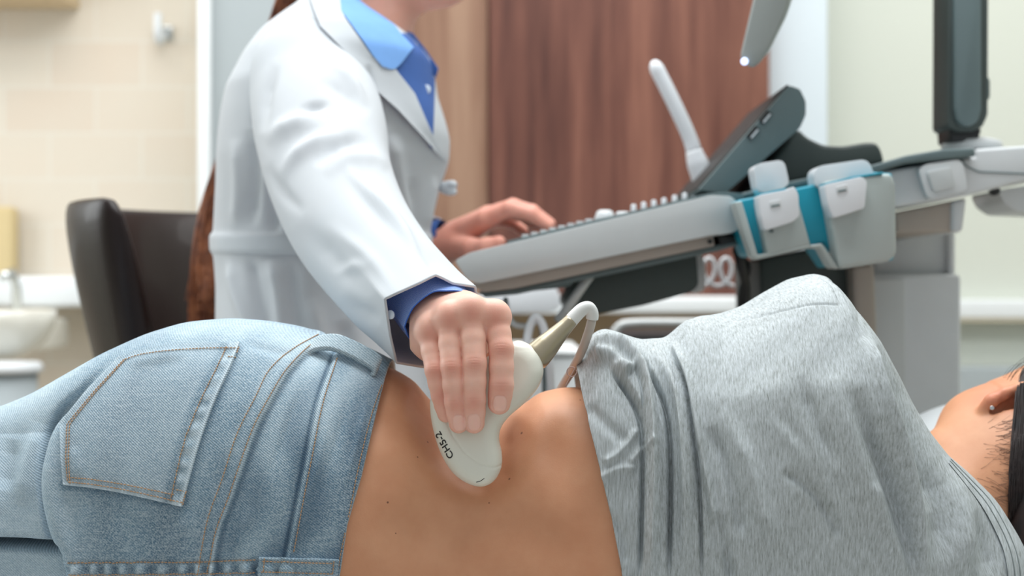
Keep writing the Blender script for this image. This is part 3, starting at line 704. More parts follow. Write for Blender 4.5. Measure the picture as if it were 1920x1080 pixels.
# --- jeans
jt = smooth_table([(-900, 1080), (-400, 900), (-150, 815), (0, 768), (60, 744), (120, 711), (200, 667), (280, 631), (350, 610), (430, 603), (500, 608), (560, 618), (600, 630), (650, 645), (700, 664), (735, 684), (800, 700)], sig=14)
JR = lambda z: np.interp(z, [.60, .72, .742, .775, .81, .845, .872, .90], [X(600, 1.05), X(628, 1.05), X(637, 1.05), X(650, 1.055), X(678, 1.07), X(702, 1.10), X(722, 1.14), X(737, YC)])
Pm, nt_ = body_patch(jt, lambda z: X(-560, YC)+0*z, JR, 760, 420, 60, grow=.003)
N = normals(Pm); px, py = proj(Pm)
ny = np.zeros_like(Pm); ny[..., 1] = 1
but = curve([(262, 640), (215, 690), (160, 745), (104, 800), (84, 860), (78, 910), (84, 960), (98, 1010), (118, 1050), (128, 1130), (120, 1300)], 40)
near = 1/(1+np.exp((Pm[..., 1]-(YC+.02))/.01))
d, s, t = pdist(px, py, but); q = d*s     # + to the left of the buttock edge when travelling down
q = np.where(px < np.interp(py, but[:, 1], but[:, 0]), d, -d)
fade = np.clip((py-650)/170, 0, 1)**1.3
back = (.028*(1-np.exp(-np.clip(q-2, 0, None)/8))+.022*np.exp(-((q-15)/10)**2))*fade*near
dsp = .004*np.exp(-((q+20)/20)**2)*near*fade*np.clip((py-800)/80, 0, 1)                           # roll of the buttock edge
# folds of the thigh
th_f = [([(60, 800), (30, 880), (15, 960)], 18, .004), ([(0, 830), (-20, 930)], 18, -.004),
        ([(66, 890), (60, 960), (72, 1020), (100, 1040)], 5, -.006), ([(-60, 880), (-40, 980)], 20, .005)]
for pl, wd, am in th_f: dsp += ridge(px, py, pl, wd, am, .25)
# gap between the two thighs
g1 = curve([(-300, 1030), (-100, 1034), (0, 1036), (60, 1040), (108, 1042)], 20); d, s, t = pdist(px, py, g1)
back += .05*np.exp(-(d/9)**2)*(px < 112)*near+.012*(1/(1+np.exp(-(py-1045)/4)))*(px < 118)*near
# fine puckers and drag lines
W = [([(240, 690), (300, 676), (360, 668)], 10, .002), ([(480, 700), (440, 800), (410, 900)], 16, .0016), ([(520, 720), (480, 830), (440, 960), (420, 1040)], 12, -.0014), ([(600, 720), (560, 840), (520, 960), (500, 1030)], 14, .0016),
     ([(660, 720), (640, 800), (610, 900), (590, 1000)], 10, -.0014), ([(690, 740), (672, 820), (640, 930)], 7, .0016), ([(575, 700), (540, 800), (505, 900)], 9, -.0014), ([(625, 740), (600, 850), (570, 950), (556, 1020)], 8, .0013),
     ([(360, 960), (330, 1000), (300, 1040)], 14, .0018), ([(240, 950), (220, 1000), (200, 1045)], 12, .0016), ([(170, 930), (160, 980), (150, 1040)], 10, .0016), ([(140, 840), (150, 900)], 14, .0016), ([(470, 950), (450, 1000), (440, 1045)], 10, .0014),
     ([(450, 640), (520, 660), (560, 660)], 9, -.0016), ([(300, 640), (380, 632), (450, 628)], 12, .0013)]
for pl, wd, am in W: dsp += ridge(px, py, pl, wd, am, .3)
yoke2 = [(606, 630), (569, 661), (537, 696), (514, 733), (481, 793), (456, 858), (431, 932), (407, 997), (392, 1076), (380, 1180)]
yoke1 = [(597, 628), (546, 657), (505, 694), (481, 740), (444, 814), (417, 897), (389, 976), (370, 1080), (360, 1180)]
def side_px(px, py, poly):
    c_ = curve(poly, 40); o_ = np.argsort(c_[:, 1]); return px-np.interp(py, c_[o_, 1], c_[o_, 0])
qy = side_px(px, py, yoke2); qy1 = side_px(px, py, yoke1)
msk = (py > 618)*near
dsp += -.0030/(1+np.exp(-(qy-5)/1.3))*msk*np.clip((py-600)/40, 0, 1)                         # the yoke lies lower than the seam edge
dsp += .0011*np.exp(-((qy+8)/12)**2)*msk
wb = [(634, 655), (627, 668), (597, 756), (574, 867), (539, 1038), (528, 1090), (510, 1200)]
qw = side_px(px, py, wb)
dsp += .0034/(1+np.exp(-qw/1.5))*msk-.0014*np.exp(-((qw+4)/3.0)**2)*msk
# roped ripples along the lower seam
rip = np.exp(-((py-1068)/9)**2)*(px > 115)*(px < 560); dsp += rip*.0024*np.sin(px/5.2+1.5*np.sin(px/31))*near
dsp += -.0012*np.exp(-((py-1054)/2.5)**2)*(px > 120)*(px < 480)*near
rs = np.random.default_rng(3)
Ps = Pm+N*dsp[..., None]+ny*back[..., None]
# rolled waist edge
nu, nv = Ps.shape[:2]
jv = Ps.reshape(-1, 3); jf = grid_faces(nu, nv, True)
edge = Ps[-1]; inner = edge-N[-1]*.0022; inner2 = Ps[-8]-N[-8]*.0030; inner2[:, 0] = Ps[-8][:, 0]
edge_o = edge+np.array([.0012, 0, 0])-N[-1]*.0009
V = np.concatenate([jv, edge_o, inner, inner2]); b0 = (nu-1)*nv; k = np.arange(nv); k2 = (k+1) % nv; n0 = nu*nv
ex = [np.stack([a+k, a+k2, b+k2, b+k], -1) for a, b in ((b0, n0), (n0, n0+nv), (n0+nv, n0+2*nv))]
wear_and_light = (.55*np.exp(-((qy-2)/3)**2)+.25*np.exp(-((qy1+1)/4)**2)-.5*np.exp(-((qy-11)/6)**2)+.55*np.exp(-((qw-2)/3)**2)-.45*np.exp(-((qw+6)/5)**2))*msk
wear_and_light += rip*.35*np.sin(px/5.2+1.5*np.sin(px/31)+.4)
wear_and_light += .25*np.sin(px/19+py/70+2*np.sin(py/55))*np.clip((qy-5)/40, 0, 1)*msk
dP, sP, tP = pdist(px, py, [(449, 649), (432, 690), (402, 755), (375, 830), (355, 900), (342, 950), (230, 925), (121, 910)])
wear_and_light += -.4*np.exp(-(dP/9)**2)  # darker band beside the pocket opening and its lower edge
wear_and_light += .35*np.clip((200-px)/150, 0, 1)+.30*np.clip((700-py)/120, 0, 1)-.32*np.clip((px-330)/260, 0, 1)*np.clip((py-700)/200, 0, 1)  # light painted in: denim paler at left and top, shaded towards lower right
wear_and_light = np.clip(wear_and_light, -.8, .8).reshape(-1); wear_and_light = np.concatenate([wear_and_light, np.full(3*nv, .55)])
me = mesh(V, np.concatenate([jf]+ex), attrs={'wear_and_light': wear_and_light}); fix_normals(me)
jeans = link('jeans', me, M['denim'], pt)
jb = BVHTree.FromPolygons([tuple(v) for v in jv], [tuple(f) for f in jf.tolist()])
def on(bvh, px, py, lift=0.0, fallback=1.12):
    h_, n_ = hit(px, py, bvh)
    if h_ is None:
        for dy in range(2, 60, 2):
            h_, n_ = hit(px, py+dy, bvh)
            if h_ is not None: break
    if h_ is None: return P(px, py, fallback), np.array([0, -1, 0.])
    if n_[1] > 0: n_ = -n_
    return h_+n_*lift, n_
def coons(top, bot, left, right, nu, nv):
    """grid of px points bounded by four polylines"""
    top = resample(curve(top, 60), n=nu) if len(top) > 2 else resample(top, n=nu); bot = resample(curve(bot, 60), n=nu) if len(bot) > 2 else resample(bot, n=nu)
    left = resample(left, n=nv); right = resample(right, n=nv)
    u = np.linspace(0, 1, nu)[:, None, None]; v = np.linspace(0, 1, nv)[None, :, None]
    A = top[:, None]*(1-v)+bot[:, None]*v+left[None]*(1-u)+right[None]*u
    B = (1-u)*(1-v)*top[0]+u*(1-v)*top[-1]+(1-u)*v*bot[0]+u*v*bot[-1]
    return A-B
def patch(bvh, Gd, thick, lift=0.0, fn=None, attr=None, edge_sink=True, fb=1.12, tocam=False):
    nu, nv = Gd.shape[:2]; Pn = np.zeros((nu, nv, 3)); Nn = np.zeros((nu, nv, 3))
    for i in range(nu):
        for j in range(nv):
            Pn[i, j], Nn[i, j] = on(bvh, Gd[i, j, 0], Gd[i, j, 1], 0, fb)
    for _ in range(2):
        Nn[1:-1, 1:-1] = (Nn[1:-1, 1:-1]*2+Nn[:-2, 1:-1]+Nn[2:, 1:-1]+Nn[1:-1, :-2]+Nn[1:-1, 2:])
        Nn /= np.linalg.norm(Nn, axis=-1, keepdims=True)
    if tocam:
        Nn = np.array([0, 0, CZ])-Pn; Nn /= np.linalg.norm(Nn, axis=-1, keepdims=True)
    ex_ = fn(Gd) if fn is not None else 0
    Tp = Pn+Nn*(lift+thick+ex_)[..., None] if fn is not None else Pn+Nn*(lift+thick)
    Bt = Pn+Nn*(lift-.0015)
    V = np.concatenate([Tp.reshape(-1, 3), Bt.reshape(-1, 3)]); f = grid_faces(nu, nv); f2 = f[:, ::-1]+nu*nv
    idx = np.arange(nu*nv).reshape(nu, nv); loop = np.r_[idx[0, :], idx[1:, -1], idx[-1, ::-1][1:], idx[::-1, 0][1:-1]]
    l2 = np.roll(loop, -1); s_ = np.stack([loop, l2, l2+nu*nv, loop+nu*nv], -1)
    at = {attr[0]: np.tile(attr[1].reshape(-1), 2)} if isinstance(attr, tuple) else ({'su': V[:, 0], 'sv': -V[:, 2]*1.1} if attr == 'uv' else None)
    me = mesh(V, np.concatenate([f, f2, s_]), attrs=at); fix_normals(me); me.set_sharp_from_angle(angle=math.radians(50)); return me, Tp, Nn
def stitches(bvh, polys, parent, lift=.0006, step_=.0026, ln=.0020, r=.00042, name='stitching', m='thread', smooth=True, fb=1.12, label=None):
    parts = []
    for pl in polys:
        c_ = resample(curve(pl, 80) if (len(pl) > 2 and smooth) else pl, 5)
        pts = []; nn = []
        for a in c_:
            p_, n_ = on(bvh, a[0], a[1], 0, fb); pts.append(p_); nn.append(n_)
        pts = np.array(pts); nn = np.array(nn)
        s = np.r_[0, np.cumsum(np.linalg.norm(np.diff(pts, axis=0), axis=1))]
        for q in np.arange(0, s[-1]-ln, step_):
            seg = [np.array([np.interp(q+t_*ln, s, pts[:, k]) for k in range(3)]) for t_ in (0, .25, .75, 1)]
            n_ = np.array([np.interp(q+.5*ln, s, nn[:, k]) for k in range(3)])
            seg = [seg[0]+n_*(lift-.0003), seg[1]+n_*(lift+.0002), seg[2]+n_*(lift+.0002), seg[3]+n_*(lift-.0003)]
            parts.append(tube_vf(seg, [r*.6, r, r, r*.6], 6))
    V, f = multi(parts); return link(name, mesh(V, f), M[m], parent, label)
# back pocket
A, B_, C_, D, E = (449, 649), (341, 950), (121, 910), (118, 797), (227, 677)
opening = [(449, 650), (432, 690), (402, 755), (375, 830), (355, 900), (342, 950)]
bottom = resample([E, (170, 736), D, (117, 860), C_], n=90)
topc = [A, (390, 650), (320, 655), (262, 664), E]; botc = [B_, (290, 938), (230, 925), (170, 915), C_]
Gd = coons(topc, botc, resample(curve(opening, 40), n=90), bottom, 100, 90)
wv = rs.normal(size=(6,))
def pk(g):
    u = np.linspace(0, 1, g.shape[0])[:, None]; v = np.linspace(0, 1, g.shape[1])[None, :]
    hem = np.exp(-((u-.035)/.035)**2)*.0007-.0008*np.exp(-((u-.088)/.006)**2)
    rim = .0006*(np.exp(-(u/.02)**2)+np.exp(-((1-u)/.02)**2)+np.exp(-(v/.02)**2)+np.exp(-((1-v)/.02)**2))
    puck = .0006*np.sin(v*60+3*u)*np.exp(-((u-.07)/.04)**2)+.0007*np.sin(u*42)*np.exp(-((1-v)/.06)**2)+.0012*np.sin(v*7+u*3)*np.sin(u*PI)*.6
    return hem+rim+puck
uu = np.linspace(0, 1, 100)[:, None]+np.zeros((100, 90)); vv_ = np.linspace(0, 1, 90)[None, :]+np.zeros((100, 90))
pw = .5*np.exp(-(uu/.02)**2)+.4*np.exp(-((1-vv_)/.02)**2)+.3*np.exp(-((1-uu)/.02)**2)-.35*np.exp(-((uu-.125)/.03)**2)+.2*np.exp(-((uu-.05)/.03)**2)*np.sin(vv_*60+2*np.sin(vv_*17))+.22
me, _, _ = patch(jb, Gd, .0036, fn=pk, attr=('wear_and_light', pw)); pocket = link('back_pocket', me, M['denim'], jeans)
pb = BVHTree.FromPolygons([tuple(v.co+Vector(off)) for v in me.vertices], [tuple(p.vertices) for p in me.polygons])
def inset(px_, u): return px_
def gline(Gd, u=None, v=None, a=0, b=1):
    nu, nv = Gd.shape[:2]
    if u is not None: return Gd[int(u*(nu-1)), int(a*(nv-1)):int(b*(nv-1))+1:4]
    return Gd[int(a*(nu-1)):int(b*(nu-1))+1:4, int(v*(nv-1))]
pst = [gline(Gd, u=.115, a=.0, b=1), gline(Gd, v=.022, a=.02, b=1), gline(Gd, u=.978), gline(Gd, v=.978, a=.02), gline(Gd, v=.955, a=.1), gline(Gd, u=.955),
       gline(Gd, u=.02, a=.92, b=1), gline(Gd, v=.92, a=.0, b=.12), gline(Gd, v=.07, a=.0, b=.11), gline(Gd, u=.02, a=0, b=.07)]
stitches(pb, pst, pocket, smooth=False)
# seams
sh = lambda pl, dx, dy=0: [(a+dx, b+dy) for a, b in pl]
yk = [q for q in yoke2 if q[1] < 1090]; yk1 = [q for q in yoke1 if q[1] < 1090]
stitches(jb, [yk1, sh(yk, -3)], jeans, name='yoke_stitching')
wbs = [(627, 672), (600, 757), (578, 867), (545, 1038)]
stitches(jb, [sh(wbs, 5)], jeans, name='waistband_stitching')
stitches(jb, [[(725, 700), (708, 742), (690, 800), (671, 880), (655, 960), (640, 1030), (632, 1078)]], jeans, name='waistband_stitching')
stitches(jb, [[(128, 1056), (250, 1055), (370, 1053), (480, 1049)], [(130, 1078), (300, 1077), (480, 1074)]], jeans, name='seat_seam_stitching')
# belt loops
def strap(pts_near, width_vec, thick, mat_, n=40):
    c_ = catmull(np.array(pts_near), n); V = []; 
    T = np.gradient(c_, axis=0); T /= np.linalg.norm(T, axis=1)[:, None]; W_ = np.asarray(width_vec, float)
    m = 12
    for i in range(n):
        N_ = np.cross(T[i], W_); N_ /= np.linalg.norm(N_); 
        for k in range(m):
            a = 2*PI*k/m; u = math.copysign(abs(math.cos(a))**.35, math.cos(a)); v = math.copysign(abs(math.sin(a))**.6, math.sin(a))
            V.append(c_[i]+W_*u*.5+N_*v*thick*.5*(1+.35*(abs(u) > .8)))
    f = [list(q) for q in grid_faces(n, m, True)]+[list(range(m)), [(n-1)*m+k for k in range(m)][::-1]]
    me = mesh(V, f); fix_normals(me); return me
h1, _ = on(jb, 590, 662); h2, _ = on(jb, 703, 692)
h1 = h1+np.array([0, 0, 0]); yy = 1.118
pl = [P(588, 668, yy), P(584, 655, yy-.002), P(594, 645, yy), P(625, 642, yy), P(660, 655, yy), P(690, 671, yy), P(706, 682, yy), P(704, 692, yy-.001)]
me = strap(pl, (.004, .012, .0105), .0046, None)
bl = link('belt_loop', me, M['denim_edge'], jeans, 'arched faded belt loop on top of the hip')
Gd2 = coons([(486, 1044), (560, 1046), (634, 1048)], [(484, 1100), (560, 1101), (630, 1103)], [(486, 1044), (484, 1100)], [(634, 1048), (630, 1103)], 50, 24)
me, _, _ = patch(jb, Gd2, .0042, fn=lambda g: .0008*np.exp(-((np.linspace(0, 1, g.shape[1])[None, :]-.05)/.05)**2)+0*np.linspace(0, 1, g.shape[0])[:, None])
bl2 = link('belt_loop', me, M['denim'], jeans, 'flat belt loop at the lower waistband')
b2 = BVHTree.FromPolygons([tuple(v.co+Vector(off)) for v in me.vertices], [tuple(p.vertices) for p in me.polygons])
stitches(b2, [[(492, 1052), (560, 1054), (628, 1056)], [(496, 1047), (494, 1078)], [(626, 1052), (623, 1078)], [(490, 1072), (560, 1074), (624, 1076)]], bl2, smooth=False)

# --- shirt
st_top = smooth_table([(1000, 700), (1085, 686), (1100, 655), (1114, 634), (1132, 625), (1160, 632), (1185, 641), (1205, 646), (1222, 644), (1250, 643), (1285, 612), (1320, 594), (1360, 584), (1400, 570), (1440, 545), (1490, 518), (1540, 507), (1572, 515), (1600, 550), (1624, 604), (1645, 660), (1680, 735), (1716, 797), (1758, 850), (1800, 885), (1846, 930), (1880, 985), (1900, 1035), (1910, 1100), (1925, 1200)], sig=7)
SL = lambda z: np.interp(z, [.60, .72, .742, .78, .815, .845, .87, .885, .90], [X(1195, 1.06), X(1172, 1.06), X(1165, 1.062), X(1146, 1.065), X(1124, 1.075), X(1104, 1.09), X(1090, 1.11), X(1082, 1.14), X(1076, YC)])
Pm, nt_ = body_patch(st_top, SL, lambda z: X(1938, YC)+0*z, 900, 460, 60, grow=.004)
N = normals(Pm); px, py = proj(Pm); near = 1/(1+np.exp((Pm[..., 1]-(YC+.02))/.01))
dsp = np.zeros(px.shape)
folds = [  # light rolls
 ([(1118, 640), (1160, 655), (1195, 690), (1214, 740), (1226, 820), (1228, 920), (1222, 1090)], 11, .010),
 ([(1220, 655), (1245, 690), (1270, 745), (1283, 820), (1287, 920), (1284, 1090)], 13, .009),
 ([(1258, 640), (1285, 690), (1300, 740), (1318, 850), (1338, 960), (1360, 1090)], 8, .005),
 ([(1120, 668), (1150, 676), (1180, 710)], 10, .006),
 # creases
 ([(1148, 694), (1170, 724), (1195, 768), (1206, 820), (1206, 940), (1202, 1090)], 5, -.008),
 ([(1198, 655), (1212, 690), (1236, 735), (1248, 770), (1256, 830), (1257, 930), (1253, 1090)], 4.5, -.008),
 ([(1255, 655), (1280, 700), (1292, 750), (1304, 840), (1312, 950), (1316, 1090)], 3.5, -.005),
 ([(1185, 690), (1202, 740), (1205, 800)], 3, -.003),
 ([(1340, 960), (1350, 1020), (1372, 1090)], 12, -.005),
 # broad folds of the back
 ([(1636, 620), (1655, 720), (1690, 830), (1712, 930), (1735, 1090)], 12, .007),
 ([(1660, 640), (1690, 740), (1728, 850), (1752, 960)], 20, -.010),
 ([(1600, 730), (1640, 830), (1690, 960), (1720, 1090)], 16, -.008),
 ([(1560, 700), (1590, 800), (1622, 900), (1650, 1010)], 18, .004),
 ([(1440, 780), (1490, 830), (1540, 900), (1590, 1000)], 15, .0026),
 ([(1460, 770), (1510, 850), (1560, 950)], 14, -.0026),
 ([(1350, 760), (1400, 860), (1430, 960), (1470, 1060)], 16, .004),
 ([(1330, 800), (1370, 900), (1395, 1010)], 12, -.0035),
 ([(1500, 700), (1530, 790), (1570, 880)], 14, -.0035),
 ([(1470, 880), (1530, 930), (1580, 1010)], 10, -.003),
 ([(1640, 900), (1660, 980), (1700, 1080)], 12, .004),
 ([(1780, 850), (1800, 920), (1810, 1010), (1805, 1090)], 22, .006),
 ([(1740, 860), (1762, 940), (1770, 1060)], 18, -.006),
 ([(1820, 960), (1850, 1030), (1866, 1090)], 18, -.004),
 ([(1180, 870), (1205, 842), (1235, 830)], 6, .002), ([(1130, 868), (1160, 850), (1200, 800)], 7, .0022), ([(1100, 760), (1140, 800), (1180, 830)], 12, -.002),
 ([(1120, 900), (1160, 880), (1195, 878)], 8, .0022), ([(1140, 960), (1165, 1000), (1175, 1060)], 10, -.002)]
face = np.clip(-N[..., 1]*1.7-.15, 0, 1)**1.3; face = np.where(px > 1450, face, 1.0)
for pl, wd, am in folds: dsp += ridge(px, py, pl, wd, am*1.35, .12 if wd < 12.5 else .3)*near*face
# the hem flap lies under the first roll
cr_ = [(1140, 676), (1150, 692), (1170, 724), (1193, 766), (1203, 810), (1206, 860), (1206, 940), (1203, 1095)]
cq = side_px(px, py, cr_); hw_ = 1/(1+np.exp(-(py-690)/3.0))
dsp += .0085/(1+np.exp(-cq/2.0))*np.exp(-np.clip(cq, 0, None)/42)*near*hw_
dsp += .006*np.exp(-(((px-1125)/26)**2+((py-652)/20)**2))*near
# surface bent back above this line to imitate an edge between light and shade
e_ = curve([(1290, 756), (1330, 748), (1400, 740), (1480, 723), (1600, 716), (1660, 722)], 30)
yl = np.interp(px, e_[:, 0], e_[:, 1]); up_ = np.clip((yl-py), 0, 95)
win = np.clip((px-1290)/60, 0, 1)*np.clip((1690-px)/60, 0, 1)
up2 = np.logaddexp(0, (yl-py)/7.0)*7.0; dsp += -.013*(1-np.exp(-up2*.00017/.013))*win*near
# sleeve seam
dsp += ridge(px, py, [(1305, 592), (1360, 578), (1450, 562), (1530, 548), (1590, 548)], 2.2, -.0012, .1)*near
# knitted neck band grooves following the neckline
def off_top(dpx): return px, py-(st_top(Pm[..., 0]/YC*F+960)+dpx)
c1 = curve([(1780, 870), (1815, 909), (1844, 950), (1872, 998), (1888, 1039), (1895, 1080), (1896, 1110)], 30)
for o_, w_, a_ in ():
    d, s, t = pdist(px, py, c1+np.array([o_, -o_*.55])); dsp += a_*np.exp(-(d/w_)**2)*near
# general crumple
dsp += face*.0009*np.sin(px/23+py/61+2*np.sin(py/90))*np.sin(py/47+px/130)*near*(px > 1300)
dsp = np.where(np.arange(len(px))[:, None] < 4, dsp, dsp)
Ps = Pm+N*dsp[..., None]
nu, nv = Ps.shape[:2]; sv = Ps.reshape(-1, 3); sf = grid_faces(nu, nv, True)
e0 = Ps[0]; V = np.concatenate([sv, e0-N[0]*.0016-np.array([.0006, 0, 0]), Ps[10]-N[10]*.0040]); k = np.arange(nv); k2 = (k+1) % nv; n0 = nu*nv
ex = [np.stack([a+k, a+k2, b+k2, b+k], -1) for a, b in ((0, n0), (n0, n0+nv))]
arc = np.concatenate([np.zeros((nu, 1)), np.cumsum(np.linalg.norm(np.diff(Pm, axis=1), axis=2), 1)], 1)
su = np.concatenate([Pm[..., 0].reshape(-1), Pm[0, :, 0], Pm[10, :, 0]]); sv_ = np.concatenate([arc.reshape(-1), arc[0], arc[10]])
me = mesh(V, np.concatenate([sf]+ex), attrs={'su': su, 'sv': sv_}); fix_normals(me); shirt = link('shirt', me, M['jersey'], pt)
sb = BVHTree.FromPolygons([tuple(v) for v in sv], [tuple(f) for f in sf.tolist()])
nbo = [(1784, 858), (1824, 896), (1860, 931), (1884, 967), (1904, 1006), (1918, 1046), (1924, 1088)]
nbi = [(1779, 868), (1812, 909), (1842, 950), (1868, 998), (1884, 1039), (1892, 1088)]
me, _, _ = patch(sb, coons(nbo, nbi, [nbo[0], nbi[0]], [nbo[-1], nbi[-1]], 90, 12), .0026, attr='uv', tocam=True); nb_ = link('neck_band', me, M['jersey'], shirt)
for fr_ in (.3, .62):
    ln_ = [((1-fr_)*a[0]+fr_*b[0], (1-fr_)*a[1]+fr_*b[1]) for a, b in zip(resample(curve(nbo, 60), n=40), resample(curve(nbi, 60), n=40))]
    pp_ = []
    for a in ln_:
        h_, n_ = on(sb, a[0], a[1]); v_ = np.array([0, 0, CZ])-h_; pp_.append(h_+v_/np.linalg.norm(v_)*.0027)
    link('band_stitch', tube(pp_, .0006, 6), mat('grey_thread', (120, 128, 128), .9), nb_)
# frayed loop of thread at the hem
th_ = [P(1076+0*a+9*math.cos(a)-4, 697+9*math.sin(a), 1.10) for a in np.linspace(-.4, 5.4, 24)]+[P(1066, 712, 1.10), P(1060, 724, 1.10)]
link('loose_thread', tube(catmull(th_, 50), .00045, 6), mat('pale_pink_thread', (190, 160, 152), .8), shirt)

# --- hair of the lying person
def hair(name, strands, m, parent, r=.0007, label=None, seg=4):
    parts = []
    for s_ in strands:
        n = 9; parts.append(tube_vf(catmull(s_, n), np.linspace(r, r*.35, n), seg, cap=False))
    V, f = multi(parts); return link(name, mesh(V, f), M[m], parent, label)
S = []
def hs(px, py, lift):
    h_, n_ = hit(px, py, hbv)
    if h_ is None: return P(px, py, 1.20)
    return h_+np.array([0, -lift, 0])
for i in range(700):     # long hair falling from the ear to the couch
    o_ = abs(rng.normal())*16+rng.random()*8; ph = rng.random()*6; am = rng.random()*5
    y0 = 688+rng.random()*60; ys = np.linspace(y0, 1130, 6); bx = np.interp(ys, [680, 720, 780, 840, 900, 960, 1020, 1130], [1915, 1906, 1899, 1893, 1890, 1889, 1892, 1900])
    S.append([hs(bx_+o_*(1+.3*k)+am*math.sin(k*1.3+ph), y_, .0012+.004*rng.random()) for k, (bx_, y_) in enumerate(zip(bx, ys))])
wsp = []
for i in range(130):      # short wisps at the nape
    y0 = 790+rng.random()*150; x0 = 1893-abs(rng.normal())*20
    l1 = .0003+.0008*rng.random(); a_ = rng.normal()*9+(y0-860)*.12
    wsp.append([hs(x0, y0, .0002), hs(x0+10, y0+a_*.3, l1), hs(x0+22, y0+a_*.8, l1), hs(x0+40, y0+a_*1.6, l1)])
for i in range(26):      # stray hairs above the ear
    x0 = 1880+rng.random()*30; y0 = 712-rng.random()*10
    wsp.append([P(x0, y0+4, 1.24), P(x0+14, y0-12-6*rng.random(), 1.235), P(x0+40, y0-22-14*rng.random(), 1.23), P(x0+70, y0-30, 1.23)])
V_, F_ = [], []
hm_ = hair('hair', S, 'hair_dark', pt, r=.00055); hair('nape_hair', wsp, 'hair_dark', hm_, r=.0001)
hh = Field((.38, 1.05, .56), (.64, 1.42, .95), .003)
hh.ell(hc+np.array([.010, -.008, -.002]), (.112, .096, .089), 0)
hh.cap(P(1975, 880, 1.195), P(1958, 1120, 1.18), .035, .045, .03)
hh.ell(hc+np.array([-.02, .09, .02]), (.10, .06, .09), .004, 'c')
v_, q_ = hh.mesh(); me = mesh(v_, q_); fix_normals(me); link('hair_mass', me, M['hair_dark'], pt)

# pillow
pv = []
nx_, ny_ = 40, 30
def pill(u, v, sgn):
    e = (1-abs(u)**4)*(1-abs(v)**4); return e**.45*sgn
for sgn in (1, -1):
    for i in range(nx_):
        for j in range(ny_):
            u = -1+2*i/(nx_-1); v = -1+2*j/(ny_-1)
            pv.append((.60+u*.24, 1.43+v*.10, .70+pill(u, v, sgn)*(.142 if sgn > 0 else .142)))
f_ = grid_faces(nx_, ny_); me = mesh(pv, np.concatenate([f_, f_[:, ::-1]+nx_*ny_])); fix_normals(me)
bm = bmesh.new(); bm.from_mesh(me); bmesh.ops.remove_doubles(bm, verts=bm.verts, dist=.0005); me = bm_mesh(bm, True)
pil = link('pillow', me, M['vinyl']); tag(pil, 'white pillow on the couch behind the neck of the lying person', 'pillow')
# ------------------------------------------------------------------ the probe in use
def ymid(z):   # the probe leans a little away from the camera towards its cable
    return np.interp(z, [Z(907, 1.08), Z(655, 1.10)], [1.080, 1.099])
pout = [(806, 752), (808, 778), (815, 812), (828, 848), (848, 880), (872, 899), (902, 908), (926, 898), (940, 874), (941, 848), (936, 822), (940, 800), (955, 780), (985, 754), (1008, 728), (1019, 700), (1016, 676), (1008, 660), (988, 644), (966, 640), (930, 660), (880, 690), (840, 715), (815, 735)]
pc_ = np.array([P(a, b, 1.09) for a, b in catmull(pout+[pout[0]], 160)[:-1]])[:, [0, 2]]
def sdf_poly(x, z, poly):
    d = np.full(np.broadcast(x, z).shape, 1e9, np.float32); ins = np.zeros(d.shape, bool)
    for a, b in zip(poly, np.roll(poly, -1, 0)):
        e = b-a; wx = x-a[0]; wz = z-a[1]; t = np.clip((wx*e[0]+wz*e[1])/(e@e+1e-12), 0, 1)
        d = np.minimum(d, (wx-t*e[0])**2+(wz-t*e[1])**2)
        c = ((a[1] > z) != (b[1] > z)) & (x < (b[0]-a[0])*(z-a[1])/(b[1]-a[1]+1e-12)+a[0]); ins ^= c
    d = np.sqrt(d); return np.where(ins, -d, d)
h = .0008
pf = Field((pc_[:, 0].min()-.006, 1.05, pc_[:, 1].min()-.006), (pc_[:, 0].max()+.006, 1.13, pc_[:, 1].max()+.006), h)
sl, x, y, z = pf.sub(pf.lo*h, pf.hi*h)
d2 = sdf_poly(x[:, 0, 0][:, None], z[0, 0, :][None, :], pc_)[:, None, :]
yy = y-ymid(z); hw = .0155; r_ = .0125
qx = d2+r_; qy_ = np.abs(yy)-hw+r_
dd = np.minimum(np.maximum(qx, qy_), 0)+np.hypot(np.maximum(qx, 0), np.maximum(qy_, 0))-r_
# fine moulding line round the head
gl = np.array([P(a, b, 1.075)[[0, 2]] for a, b in resample([(812, 736), (830, 775), (850, 818), (872, 848), (900, 868), (925, 876), (942, 872)], n=40)])
gx = x[:, 0, 0][:, None]; gz = z[0, 0, :][None, :]; gd = np.full((gx.shape[0], gz.shape[1]), 1e9)
for a in resample(catmull(gl, 60), n=260): gd = np.minimum(gd, (gx-a[0])**2+(gz-a[1])**2)
dd = dd+.0007*np.exp(-gd/(.0007**2))[:, None, :]*(yy < 0)
pf.a[sl] = dd.astype(np.float32)
v, q = pf.mesh(); me = mesh(v, q); fix_normals(me)
pr = thing('ultrasound_probe', P(905, 907, 1.08), 'ivory hand held probe with champagne cable collar pressed on the bare flank', 'probe')
link('probe_body', me, M['probe'], pr)
pbv = BVHTree.FromPolygons([tuple(a) for a in v], [tuple(a) for a in q.tolist()])
